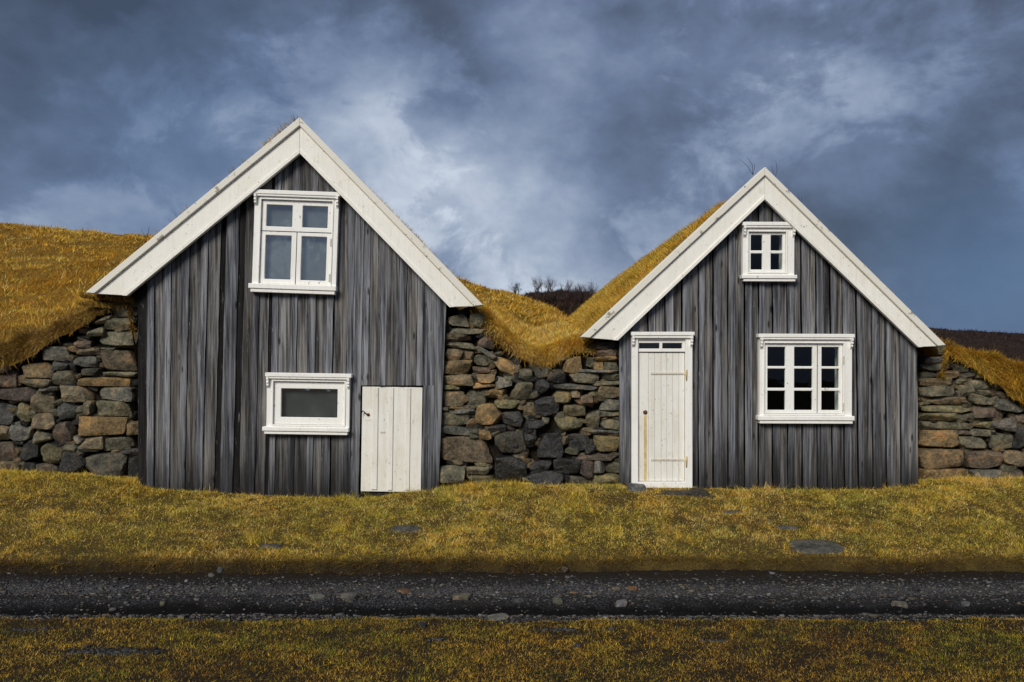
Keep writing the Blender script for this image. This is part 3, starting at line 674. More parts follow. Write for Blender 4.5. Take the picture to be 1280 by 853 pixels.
# gravel: too many and too small to count
def gravel():
    r = np.random.default_rng(5)
    base = CB_V*.62; V=[]; F=[]; C=[]; k=0
    GF = np.array(CB_F); nb = len(base)
    def emit(x, y, z, s, c):
        nonlocal k
        n = len(x)
        q = base[None]*(1+.42*r.normal(size=(n, nb, 1)).clip(-1, 1))*(s[:, None]*np.stack([r.uniform(.8, 1.5, n), r.uniform(.7, 1.2, n), r.uniform(.4, .8, n)], -1))[:, None, :]
        V.append((q+np.stack([x, y, z], -1)[:, None]).reshape(-1, 3)); F.append((GF[None]+(k+nb*np.arange(n))[:, None, None]).reshape(-1, 4))
        C.append(np.repeat(np.concatenate([c, np.ones((n, 1))], 1), nb, 0)); k += n*nb
    N = 64000; x = r.uniform(-7.6, 7.6, N); y = r.uniform(-3.90, -2.30, N)
    d = np.exp(-((y+2.85)/.22)**2)*.8 + np.exp(-((y+3.82)/.09)**2)*1.3 + .25*np.exp(-((y+3.25)/.2)**2) + .04
    kp = r.random(N) < d; x, y = x[kp], y[kp]; n = len(x)
    s = r.gamma(1.6, .0036, n)+.0025; v = r.uniform(.02, .11, n)*np.where(r.random(n) < .10, 1.8, 1)
    c = v[:, None]*np.where((r.random(n) < .75)[:, None], np.array([[1.04, 1., .97]]), np.array([[1.2, 1., .72]]))
    emit(x, y, road_z(x, y)+s*.15, s, c)
    for (cx_, cy_, rx, ry) in BARE:
        n = int(30000*rx*ry)+8; a = r.uniform(0, 6.283, n); q = np.abs(r.normal(0, .62, n)); x = cx_+rx*q*np.cos(a); y = cy_+ry*q*np.sin(a)
        s = r.gamma(2.0, .0028, n)+.002; v = r.uniform(.02, .075, n); emit(x, y, ground_z(x, y)+s*.2, s, np.stack([v, v*.98, v*.96], -1))
    V = np.concatenate(V); F = np.concatenate(F); C = np.concatenate(C)
    m = bpy.data.meshes.new('gravel'); m.vertices.add(len(V)); m.vertices.foreach_set('co', V.ravel()); m.loops.add(F.size); m.loops.foreach_set('vertex_index', F.ravel().astype(np.int32))
    m.polygons.add(len(F)); m.polygons.foreach_set('loop_start', np.arange(0, F.size, 4, dtype=np.int32)); m.polygons.foreach_set('loop_total', np.full(len(F), 4, np.int32)); m.update()
    ca = m.color_attributes.new('tint', 'FLOAT_COLOR', 'POINT'); ca.data.foreach_set('color', C.ravel().astype(np.float32))
    t = NT('loose gravel'); a = t.n('ShaderNodeAttribute'); a.attribute_name = 'tint'; m.materials.append(t.done(a.outputs['Color'], .8, None, .15))
    o = link('gravel', m); tag(o, 'loose grey gravel strewn over the track and bare patches', 'gravel', kind='stuff')
gravel()

# ------------------------------------------------------------------ house building
def prism(name, pts, y0, y1, mat, parent, off=(0, 0, 0), bev=.004):
    """polygon in x-z (world points) pulled from y0 to y1"""
    n = len(pts); o = parent.matrix_world.translation if False else Vector(off)
    V = [(p[0]-o.x, y0-o.y, p[1]-o.z) for p in pts] + [(p[0]-o.x, y1-o.y, p[1]-o.z) for p in pts]
    F = [list(range(n)), list(range(2*n-1, n-1, -1))] + [[i, (i+1) % n, n+(i+1) % n, n+i] for i in range(n)]
    ob = mesh_obj(name, V, F, mat, parent)
    return bevel(ob, bev) if bev else ob
def pxpoly(pts, y): return [(W(a, b, y).x, W(a, b, y).z) for a, b in pts]

def plate(name, xs, zs, holes, y0, y1, mat, parent, bev=.003):
    """flat board frame: solid cells of the grid xs * zs except the cells in holes; real openings, one closed mesh"""
    nx, nz = len(xs)-1, len(zs)-1
    V = []; F = []; idx = {}
    def v(i, j, k):
        if (i, j, k) not in idx: idx[(i, j, k)] = len(V); V.append((xs[i], (y0, y1)[k], zs[j]))
        return idx[(i, j, k)]
    sol = lambda i, j: 0 <= i < nx and 0 <= j < nz and (i, j) not in holes
    for i in range(nx):
        for j in range(nz):
            if not sol(i, j): continue
            F.append([v(i, j, 0), v(i+1, j, 0), v(i+1, j+1, 0), v(i, j+1, 0)]); F.append([v(i, j, 1), v(i, j+1, 1), v(i+1, j+1, 1), v(i+1, j, 1)])
            if not sol(i-1, j): F.append([v(i, j, 0), v(i, j+1, 0), v(i, j+1, 1), v(i, j, 1)])
            if not sol(i+1, j): F.append([v(i+1, j, 0), v(i+1, j, 1), v(i+1, j+1, 1), v(i+1, j+1, 0)])
            if not sol(i, j-1): F.append([v(i, j, 0), v(i, j, 1), v(i+1, j, 1), v(i+1, j, 0)])
            if not sol(i, j+1): F.append([v(i, j+1, 0), v(i+1, j+1, 0), v(i+1, j+1, 1), v(i, j+1, 1)])
    o = mesh_obj(name, V, F, mat, parent)
    return bevel(o, bev) if bev else o
def box(name, x0, x1, y0, y1, z0, z1, mat, parent, bev=.004):
    return plate(name, [x0, x1], [z0, z1], set(), y0, y1, mat, parent, bev)

def plank(parent, fx, xa, xb, zb, zt, yf, th, mat, seed):
    """one upright board; fx(xpx, z) gives the leaning x; zb/zt are functions of x"""
    r = np.random.default_rng(seed); off = parent.location
    za = min(zb(fx(xa, 0)), zb(fx(xb, 0))); ztm = max(zt(fx(xa, 2)), zt(fx(xb, 2)))
    n = max(3, int((ztm-za)/.22)); jit = r.normal(0, .0026, (n+1, 2)); tw = r.normal(0, .003); dy = r.normal(0, .004)
    db = r.uniform(-.02, .015) if za < .2 else 0
    V = []
    for j in range(n+1):
        t = j/n; row = []
        for k, u in enumerate((0, .5, 1)):
            xm = fx(xa+(xb-xa)*u, 1.0); b = zb(xm)+db; top = zt(xm); z = b+(top-b)*t
            x = fx(xa+(xb-xa)*u, z) + (jit[j, 0] if k == 0 else jit[j, 1] if k == 2 else 0)
            row.append((x-off.x, yf+dy+tw*(u-.5)*2+(-.002 if k == 1 else 0)-off.y, z-off.z))
        V += row
    m0 = len(V); V += [(x, yf+th-off.y, z) for (x, y, z) in V]
    F = []
    for j in range(n):
        for k in (0, 1):
            a = j*3+k; F.append([a, a+1, a+4, a+3]); F.append([m0+a, m0+a+3, m0+a+4, m0+a+1])
        a = j*3; F.append([a, a+3, m0+a+3, m0+a]); a = j*3+2; F.append([a, m0+a, m0+a+3, a+3])
    for k in (0, 1): F.append([k, m0+k, m0+k+1, k+1]); a = n*3+k; F.append([a, a+1, m0+a+1, m0+a])
    return mesh_obj('plank', V, F, mat, parent)

def window(house, name, cas, lin, sill, panes_x, panes_z, roll, sash_inset=6, double=None, transom=None, blind=None, brackets=True, hinge_right=True, bottom_open=False):
    """all boxes in photograph pixels on the house front: cas = casing (x0,x1,r0,r1), lin/sill likewise, panes by columns and rows"""
    cx_, cr = (cas[0]+cas[1])/2, (cas[2]+cas[3])/2
    P = lambda px: (px-cx_)/PPM
    Q = lambda r: (cr-r)/PPM
    c = W(cx_, cr)
    xs = [P(cas[0]), P(panes_x[0][0]-sash_inset), P(panes_x[-1][1]+sash_inset), P(cas[1])]
    zs = [Q(cas[3]), Q(panes_z[-1][1]+sash_inset), Q(panes_z[0][0]-sash_inset), Q(cas[2])]
    w = plate(name, xs, zs, {(1, 1)}, -.085, .05, M_WHITE, house, .004)
    w.location = c - house.location; w.rotation_euler = (0, R(roll), 0)
    # sash
    X = [xs[1]+.003]; 
    for a, b in panes_x: X += [P(a), P(b)]
    X.append(xs[2]-.003)
    Z = [zs[1]+.003]
    for a, b in panes_z[::-1]: Z += [Q(b), Q(a)]
    Z.append(zs[2]-.003)
    holes = {(2*i+1, 2*j+1) for i in range(len(panes_x)) for j in range(len(panes_z))}
    plate('sash', X, Z, holes, -.060, -.012, M_WHITE, w, .005)
    for i, (a, b) in enumerate(panes_x):
        for j, (r0, r1) in enumerate(panes_z):
            box('pane', P(a)-.006, P(b)+.006, -.034, -.030, Q(r1)-.006, Q(r0)+.006, M_GLASS2 if blind else M_GLASS, w, 0)
    # glazing step: a slim raised bead round the opening
    plate('bead', [xs[1]-.018, xs[1], xs[2], xs[2]+.018], [zs[1]-.018, zs[1], zs[2], zs[2]+.018], {(1, 1)}, -.096, -.0855, M_WHITE, w, .003)
    if double:     # the gap between two opening sashes
        for (a, r0, r1) in double: box('sash_gap', P(a)-.004, P(a)+.004, -.0625, -.0605, Q(r1), Q(r0), M_IRON, w, 0)
    if transom:
        for (a, b, r) in transom: box('transom_gap', P(a), P(b), -.0645, -.0605, Q(r)-.004, Q(r)+.004, M_IRON, w, 0)
    # lining of the opening, seen through the glass
    plate('reveal', [xs[1]-.02, xs[1]+.004, xs[2]-.004, xs[2]+.02], [zs[1]-.02, zs[1]+.004, zs[2]-.004, zs[2]+.02], {(1, 1)}, .051, .20, M_WHITE, w, 0)
    if blind: box('blind', xs[1]+.01, xs[2]-.01, .03, .036, zs[1]+.01, zs[2]-.01, blind, w, 0)
    # head moulding in two steps, sill in two steps, turned brackets
    if lin:
        a, b, r0, r1 = lin; zt, zb_ = Q(r0), Q(r1)
        h = box('head_moulding', P(a), P(b), -.128, -.0, zb_, zt, M_WHITE, w, .006)
        box('head_fillet', P(a)+.02, P(b)-.02, -.118, -.0855, zb_-.026, zb_-.001, M_WHITE, w, .005)
    if sill:
        a, b, r0, r1 = sill; z1, z0 = Q(r0), Q(r1); zm = z0+(z1-z0)*.42
        box('sill', P(a), P(b), -.128, -.0, zm, z1, M_WHITE, w, .006)
        box('sill_board', P(a)+.025, P(b)-.02, -.112, -.0, z0, zm-.001, M_WHITE, w, .004)
    if brackets and lin:
        for x in (P(cas[0])+.002, P(cas[1])-.030):
            zt = Q(lin[3])-.003; V = []; prof = [(-.086, 0), (-.140, 0), (-.140, -.035), (-.122, -.045), (-.134, -.060), (-.134, -.075), (-.112, -.086), (-.124, -.100), (-.120, -.115), (-.100, -.128), (-.086, -.150)]
            n = len(prof); V = [(x, p[0], zt+p[1]) for p in prof] + [(x+.028, p[0], zt+p[1]) for p in prof]
            F = [list(range(n)), list(range(2*n-1, n-1, -1))] + [[i, (i+1) % n, n+(i+1) % n, n+i] for i in range(n)]
            mesh_obj('bracket', V, F, M_WHITE, w)
    if hinge_right:
        for r_ in hinge_right:
            x = P(panes_x[-1][1]+sash_inset)-.004
            box('hinge', x-.012, x+.010, -.104, -.0965, Q(r_+5), Q(r_-5), M_HINGE, w, .003)
    return w

def gable(spec):
    H = empty('turf_house', W(spec['cx'], spec['foot_c'], 0)); tag(H, spec['label'], 'house'); off = H.location
    apx, lpx, rpx = spec['apex'], spec['le'], spec['re']        # inner edge of the barge boards
    xa, za = W(*apx).x, W(*apx).z; xl, zl = W(*lpx).x, W(*lpx).z; xr, zr = W(*rpx).x, W(*rpx).z
    def roofz(x):
        z = za + (x-xa)*((za-zl)/(xa-xl)) if x < xa else za + (x-xa)*((zr-za)/(xr-xa))
        return z
    zt = lambda x: roofz(x)+.05
    fp, fr = spec['foot']
    zb = lambda x: float(np.interp(x, [WX(p) for p in fp], [WZ(r) for r in fr]))
    lean = spec['lean']
    def fx(px, z):
        row = HZ-(z-CAMZ)*PPM
        return WX(px - lean(px)*(row-390)/200.)
    seed = spec['seed']
    for i, (a, b, kind) in enumerate(spec['planks']):
        yf, th, mat = {'p': (-.030, .024, M_PROUD), 'r': (-.010, .028, M_REC), 'd': (.004, .024, M_DARK), 'w': (-.020, .03, M_PROUD)}[kind]
        pieces = [(a, b, zb, zt)]
        for (o0, o1, r0, r1) in spec['open']:
            new = []
            for (p0, p1, fb, ft) in pieces:
                xm = (p0+p1)/2; lx = lean(xm)*((r0+r1)/2-390)/200.
                q0, q1 = p0-lx, p1-lx
                zo1, zo0 = WZ(r0), WZ(r1)
                if q1 <= o0 or q0 >= o1 or fb(WX(q0)) >= zo1 or ft(WX(xm)) <= zo0: new.append((p0, p1, fb, ft)); continue
                if ft(WX(xm)) > zo1+.03: new.append((p0, p1, (lambda x, z=zo1: z), ft))
                if fb(WX(xm)) < zo0-.03: new.append((p0, p1, fb, (lambda x, z=zo0: z)))
                if o0-q0 > 2.5: new.append((p0, p0+(o0-q0), (lambda x, z=zo0: z), (lambda x, z=zo1: z)))
                if q1-o1 > 2.5: new.append((p1-(q1-o1), p1, (lambda x, z=zo0: z), (lambda x, z=zo1: z)))
            pieces = new
        for q, (p0, p1, fb, ft) in enumerate(pieces):
            if ft(WX((p0+p1)/2))-fb(WX((p0+p1)/2)) < .05: continue
            plank(H, fx, p0, p1, fb, ft, yf, th, mat, seed*1000+i*7+q)
    # inner shell behind the boards (dark room with back wall, closes the house)
    x0, x1 = WX(spec['span'][0]), WX(spec['span'][1]); zf = -.25; dp = spec['depth']
    prof = [(x0, zf), (x1, zf), (x1, roofz(x1)-.02), (xa, za+.0), (x0, roofz(x0)-.02)]
    V = [(p[0]-off.x, .055-off.y, p[1]-off.z) for p in prof] + [(p[0]-off.x, dp-off.y, p[1]-off.z) for p in prof]
    F = [[i, (i+1) % 5, 5+(i+1) % 5, 5+i] for i in range(5)] + [[5, 6, 7, 8, 9]]
    mesh_obj('inner_wall', V, F, M_INSIDE, H)
    # barge boards
    for side, (cap, fas, mou) in zip(('l', 'r'), spec['barge']):
        b = prism('barge_board', pxpoly(fas, -.13), -.135, -.085, M_BARGE, H, off, .004)
        prism('moulding', pxpoly(mou, -.145), -.152, -.086, M_BARGE, b, off, .003)
        prism('cap_strip', pxpoly(cap, -.155), -.170, .10, M_CAP, b, off, .006)
    return H, roofz

def roof_turf(H, spec, ridge, le, re, depth, thick, seed, nblade_l, nblade_r, hip=0.):
    """turf slab on the roof: a heightfield across both slopes with thickness, plus its grass"""
    off = H.location
    xr_, zr_ = W(*ridge).x, W(*ridge).z; xl, zl = W(*le).x, W(*le).z; xe, ze = W(*re).x, W(*re).z
    def top(x, y):
        x = np.asarray(x, float); y = np.asarray(y, float)
        z = np.where(x < xr_, zr_+(x-xr_)*((zr_-zl)/(xr_-xl)), zr_+(x-xr_)*((ze-zr_)/(xe-xr_)))
        u = np.clip(np.where(x < xr_, (x-xl)/(xr_-xl), (xe-x)/(xe-xr_)), 0, 1)
        z = z - .06 - .05*sstep(.82, 1., u)
        bulge = np.sin(np.pi*np.clip(u, 0, 1))*.07*sstep(.1, 2.0, y)
        z = z + bulge + (.13*(fbm(x*1.1, y*.8, seed)-.5) + .10*(fbm(x*4, y*3, seed+3)-.5))*sstep(.0, .9, y)
        if hip: z = z - hip*np.clip(y-(depth-2.5), 0, 9)**1.5*.12
        return z
    nx, ny = 56, int(depth*7)
    xs = np.linspace(xl+.02, xe-.02, nx); ys = np.linspace(.09, depth, ny)
    X, Y = np.meshgrid(xs, ys); Z = top(X, Y)
    T = np.stack([X-off.x, Y-off.y, Z-off.z], -1).reshape(-1, 3); B = T.copy(); B[:, 2] -= thick
    V = np.concatenate([T, B]); n = nx*ny; F = []
    for j in range(ny-1):
        for i in range(nx-1):
            a = j*nx+i; F.append((a, a+1, a+nx+1, a+nx)); F.append((n+a, n+a+nx, n+a+nx+1, n+a+1))
    for i in range(nx-1):
        F.append((i, n+i, n+i+1, i+1)); a = (ny-1)*nx+i; F.append((a, a+1, n+a+1, n+a))
    for j in range(ny-1):
        a = j*nx; F.append((a, a+nx, n+a+nx, n+a)); a = j*nx+nx-1; F.append((a, n+a, n+a+nx, a+nx))
    r = mesh_obj('turf_roof', V, F, M_TURF, H, smooth=True)
    P = []; 
    for (a, b, N, s) in ((xl, xr_, nblade_l, -1), (xr_, xe, nblade_r, 1)):
        if not N: continue
        x = rng.uniform(a, b, N); y = .06 + (depth-.06)*rng.random(N)**1.7
        P.append(np.stack([x, y, np.full(N, s)], -1))
    P = np.concatenate(P); x, y, s = P.T; n = len(x)
    streak = fbm(x*5, y*.7, seed+9)
    c = palette(x, y*.5, [(GOLD*1.15, 1.2, seed+20), (OCHRE*1.15, .9, seed+21), (GREEN*1.3, .55, seed+22), (STRAW*.9, .30, None), (BROWN, .35, seed+24)], 1, 1.3)
    c = c*(.72+.56*streak)[:, None]
    L = rng.uniform(.04, .11, n)*(1+.5*(y > 2)); wd = rng.uniform(.004, .009, n)*(1+y/9)
    lean = np.stack([s*rng.uniform(.1, .8, n), rng.normal(-.12, .4, n), rng.uniform(.35, .9, n)], -1)
    P = np.stack([x-off.x, y-off.y, top(x, y)-off.z-.01], -1)
    g = blades('roof_grass', P, L, wd*1.25, lean, c, r, one=True)
    return r, top
def tufts(H_or_none, pts, n, Lr, lean_fn, cols, name='grass_tuft', spread=.05, wd=(.003, .006)):
    off = H_or_none.matrix_world.translation if False else Vector((0, 0, 0))
    B = []; LN = []
    for p in pts:
        k = n; q = rng.normal(0, spread, (k, 3)); q[:, 2] *= .3; B.append(np.array(p)[None]+q); LN.append(lean_fn(k, p))
    B = np.concatenate(B); LN = np.concatenate(LN); m = len(B)
    C = np.array(cols)[rng.integers(0, len(cols), m)]*(1+rng.normal(0, .25, m)).clip(.5, 1.6)[:, None]
    return B, rng.uniform(*Lr, m), rng.uniform(*wd, m), LN, C

# ---- the taller house at the left
pl = [(172,184.5,'d'),(184.6,193.5,'p'),(193.5,205,'r'),(205,214,'p'),(214.8,227,'r'),(227.5,236,'p'),(236.8,249.5,'r'),(250,259,'p'),(259.5,273.5,'r'),(274,281,'d'),(281,296.5,'w'),(296.5,304,'d'),
      (304.5,317,'r'),(317,324,'p'),(324,336,'r'),(336.5,341,'d'),(341,348.5,'p'),(348.5,363.5,'r'),(364,372,'p'),(372,386.8,'r'),(387.5,395,'p'),(395,408.5,'r'),(409,416.5,'p'),(418,433.5,'r'),
      (434,442,'p'),(442,453,'w'),(453,461.5,'p'),(462,475.3,'r'),(476,483.5,'p'),(483.5,498.4,'r'),(499,508,'p'),(508,521.2,'r'),(522,530,'p'),(530,546,'w'),(546,557.5,'w')]
extra = []
def lean_l(px): return float(np.interp(px, [172, 190, 215, 250, 440, 530, 546, 558], [-.5, .5, 2.0, 5.5, 4.0, 4.0, 6, 9]))
spec1 = dict(cx=366, foot_c=618, apex=(374.5, 191), le=(157, 370), re=(563, 384), foot=([172, 185, 260, 340, 440, 530, 557], [606, 613, 619, 621, 625, 617, 612]),
    lean=lean_l, planks=pl, seed=3, span=(178, 550), depth=8.2,
    open=[(331, 411, 256, 352), (351, 425, 485, 523), (451.5, 527.5, 482, 640)],
    label='taller weathered plank house with short white door, low single pane window and turf roof',
    barge=[([(374.5,147),(374.5,157.5),(118.5,367),(107,366)], [(374.5,157.2),(374.5,187),(153.5,369.4),(118,367.3)], [(374.5,186.5),(374.5,192),(158.5,370),(153,369.8)]),
           ([(374.7,147),(604,381.5),(593,383),(374.7,157.5)], [(374.7,157.2),(593.2,383.2),(567,383.8),(374.7,187)], [(374.7,186.5),(567.5,384),(562,384.4),(374.7,192)])])
H1, rz1 = gable(spec1)
window(H1, 'window', (319, 423.5, 245, 362), (318, 425.5, 240.8, 246), (315.8, 424.5, 357, 367.5), [(333.5, 365.8), (378.3, 409.8)], [(258, 285), (296, 350.5)], 2.0,
       double=[(372.3, 291.5, 357)], transom=[(328, 416, 290.8)], blind=M_CURT, hinge_right=(303, 347))
window(H1, 'window', (335.5, 438.5, 470, 536), (334, 441, 466.5, 471.5), (331.5, 438.5, 533.5, 542.5), [(352.7, 423)], [(486, 521.7)], .9, sash_inset=9, blind=M_CURT2, hinge_right=None)
# short door: broad boards with raised battens, hook and rust
dr = empty('door', W(489.5, 549) - H1.location, H1); dr.rotation_euler = (0, R(.9), 0)
Pd = lambda px: (px-490)/PPM
Qd = lambda r: (549-r)/PPM
for (a, b) in ((452.5, 469), (469.1, 488.8), (488.9, 510.3), (510.4, 527.6)): box('board', Pd(a), Pd(b), -.002, .022, Qd(615), Qd(484), M_DOOR, dr, .003)
for (a, b, e) in ((465.8, 472.8, 612.5), (485.9, 491.8, 613), (507.6, 513.2, 612.7)): box('batten', Pd(a), Pd(b), -.016, -.003, Qd(e), Qd(484.5), M_DOOR, dr, .005)
box('latch_plate', Pd(456), Pd(466.5), -.006, -.0025, Qd(526), Qd(513), M_DOOR, dr, .002)
def tube(name, pts, r, mat, parent, sides=6):
    V = []; F = []
    for i, p in enumerate(pts):
        p = Vector(p); d = (Vector(pts[min(i+1, len(pts)-1)])-Vector(pts[max(i-1, 0)])).normalized()
        u = d.orthogonal().normalized(); w_ = d.cross(u); rr = r[i] if isinstance(r, (list, tuple)) else r
        for k in range(sides): a = 2*math.pi*k/sides; V.append(p+(u*math.cos(a)+w_*math.sin(a))*rr)
    n = len(pts)
    for i in range(n-1):
        for k in range(sides): F.append([i*sides+k, i*sides+(k+1) % sides, (i+1)*sides+(k+1) % sides, (i+1)*sides+k])
    F.append(list(range(sides))[::-1]); F.append([(n-1)*sides+k for k in range(sides)])
    return mesh_obj(name, V, F, mat, parent, smooth=True)
tube('latch_hook', [(Pd(461), -.012, Qd(519.5)), (Pd(459), -.035, Qd(518.5)), (Pd(456), -.040, Qd(515.5)), (Pd(454), -.036, Qd(514)), (Pd(452.3), -.045, Qd(517))], .008, M_IRON, dr)
tube('latch_boss', [(Pd(460.5), -.004, Qd(519)), (Pd(460.5), -.02, Qd(519))], [.022, .016], M_RUST, dr, 10)
box('catch', Pd(476), Pd(482), -.010, -.0025, Qd(541.5), Qd(539.5), M_HINGE, dr, .002)
box('door_sill', WX(449)-H1.location.x, WX(528)-H1.location.x, -.05, .08, WZ(623)-H1.location.z, WZ(616.5)-H1.location.z, M_DARK, H1, .004)
r1, top1 = roof_turf(H1, spec1, (374.6, 150), (110, 369), (601, 385), 8.4, .09, 100, 9000, 16000)

# ---- the lower house at the right
edges = [774, 790, 810.4, 831.6, 852.8, 873, 891.7, 910, 931, 948.3, 965.7, 983.7, 1002, 1019.7, 1038, 1053, 1070.5, 1089, 1106.5, 1124, 1147.5]
pr = []
for i, (a, b) in enumerate(zip(edges[:-1], edges[1:])):
    if i == 0: pr.append((a, b-.8, 'w')); continue
    f = (.40, .46, .38, .44, .42, .36, .47)[i % 7]
    m = a+(b-a)*f; g = (1.1, 1.6, 1.2, 1.8)[i % 4]
    pr.append((a+.2, m, 'p')); pr.append((m-.3, b-g, 'r'))
spec2 = dict(cx=962, foot_c=610, apex=(957, 249), le=(771, 425), re=(1149, 434), foot=([774, 800, 870, 1000, 1100, 1147], [604, 607, 609.5, 611.5, 611, 607]),
    lean=lambda px: float(np.interp(px, [774, 950, 1060, 1150], [0, 0, -2.8, -1.])), planks=pr, seed=5, span=(780, 1146), depth=14.0,
    open=[(936, 977.5, 293.5, 339), (957, 1047.5, 433, 513.5), (796.5, 855.5, 428, 640)],
    label='lower grey plank house with tall narrow white door, six plus three pane window and golden turf roof',
    barge=[([(956,209),(956,219.5),(737.5,422.5),(726.5,421.5)], [(956,219.2),(956,244.5),(767.5,425.2),(737,422.8)], [(956,244),(956,249.5),(772.5,425.8),(767,425.5)]),
           ([(956.2,209),(1182,431.5),(1172,432.8),(956.2,219.5)], [(956.2,219.2),(1172.2,433),(1153,433.8),(956.2,244.5)], [(956.2,244),(1153.5,434),(1148,434.3),(956.2,249.5)])])
spec2['label'] = 'lower weathered plank house with tall narrow white door, nine pane window and golden turf roof'
H2, rz2 = gable(spec2)
window(H2, 'window', (926.5, 990.5, 283, 348), (925, 991.7, 279.3, 284), (924.5, 993, 344.8, 352.8), [(937, 951.5), (961.8, 976.5)], [(294.6, 314), (317.6, 337.7)], .2, sash_inset=3.5, hinge_right=None)
window(H2, 'window', (947.3, 1062, 421, 524), (945, 1064, 417.8, 422.5), (944.7, 1064, 519.5, 529), [(957.8, 980), (991, 1013.8), (1025, 1046.6)], [(434, 458), (461, 485), (488.5, 512.5)], .2, sash_inset=4.5,
       double=[(1019.5, 431, 516)], hinge_right=(450, 508))
# tall door with its frame and fanlight
D0 = W(826.5, 512) - H2.location
Pe = lambda px: (px-826.5)/PPM
Qe = lambda r: (512-r)/PPM
fr = plate('door_frame', [Pe(788.6), Pe(796.6), Pe(855.4), Pe(864)], [Qe(609), Qe(601.6), Qe(440.5), Qe(425), Qe(418)], {(1, 1), (1, 2)}, -.085, .05, M_WHITE, H2, .004)
fr.location = D0
box('head_moulding', Pe(787.5), Pe(866), -.128, 0, Qe(420), Qe(415.3), M_WHITE, fr, .006)
box('head_fillet', Pe(790), Pe(863.5), -.115, -.0855, Qe(423), Qe(420.1), M_WHITE, fr, .004)
plate('fanlight', [Pe(796.8), Pe(798), Pe(823.6), Pe(827), Pe(851.7), Pe(855.2)], [Qe(440), Qe(436), Qe(429), Qe(425.2)], {(1, 1), (3, 1)}, -.060, -.012, M_WHITE, fr, .003)
for a, b in ((798, 823.6), (827, 851.7)): box('pane', Pe(a)-.005, Pe(b)+.005, -.034, -.030, Qe(436)-.005, Qe(429)+.005, M_GLASS, fr, 0)
for x in (Pe(788.6)+.002, Pe(864)-.030):
    prof = [(-.086, 0), (-.140, 0), (-.140, -.035), (-.122, -.045), (-.134, -.060), (-.134, -.075), (-.112, -.086), (-.124, -.100), (-.120, -.115), (-.100, -.128), (-.086, -.150)]; n = len(prof); zt_ = Qe(420)-.003
    mesh_obj('bracket', [(x, p[0], zt_+p[1]) for p in prof]+[(x+.028, p[0], zt_+p[1]) for p in prof], [list(range(n)), list(range(2*n-1, n-1, -1))]+[[i, (i+1) % n, n+(i+1) % n, n+i] for i in range(n)], M_WHITE, fr)
d2 = empty('door', D0, H2)
bx = [797.2, 810, 818, 826, 833, 840.3, 848, 855]
for i, (a, b) in enumerate(zip(bx[:-1], bx[1:])): box('board', Pe(a)+.0012, Pe(b)-.0012, -.036-(.004 if i == 0 else 0), -.008, Qe(601), Qe(441.2), M_DOOR, d2, .003)
for r_ in (467, 574.5):
    box('hinge_strap', Pe(813), Pe(856.5), -.046, -.0365, Qe(r_+1.3), Qe(r_-1.3), M_HINGE, d2, .002)
    tube('hinge_pin', [(Pe(856.3), -.092, Qe(r_+8.5)), (Pe(856), -.097, Qe(r_)), (Pe(856.5), -.094, Qe(r_-5))], [.007, .012, .008], M_STAIN, d2)
tube('keyhole_plate', [(Pe(806), -.041, Qe(515.5)), (Pe(806), -.050, Qe(515.5))], [.030, .024], M_RUST, d2, 12).scale = (.8, 1, 1.35)
box('rust_streak', Pe(804.2), Pe(807.8), -.0412, -.0402, Qe(600.5), Qe(519), M_STAIN, d2, 0)
for o in d2.children:
    if o.name.startswith('keyhole'): o.scale = (1, 1, 1)
r2, top2 = roof_turf(H2, spec2, (956, 212), (730, 424), (1179, 434), 17.5, .09, 200, 120000, 6000)

# door steps
def step(px, row, w, d, h, lab, c):
    m = stone_mesh('step_stone', w/2, d/2, h/2, 'b', px+row, cuts=3); m.materials.append(M_STONE)
    o = link('step_stone', m, None, (WX(px), -.16, WZ(row)-h/2)); o.color = (*c, 1); smooth_angle(o); return tag(o, lab, 'stone')
step(840, 609.5, .95, .36, .16, 'flat dark threshold stone under the tall white door', (.06, .055, .045))
step(492, 623, .78, .30, .14, 'flat earthy threshold stone under the short white door', (.07, .055, .035))

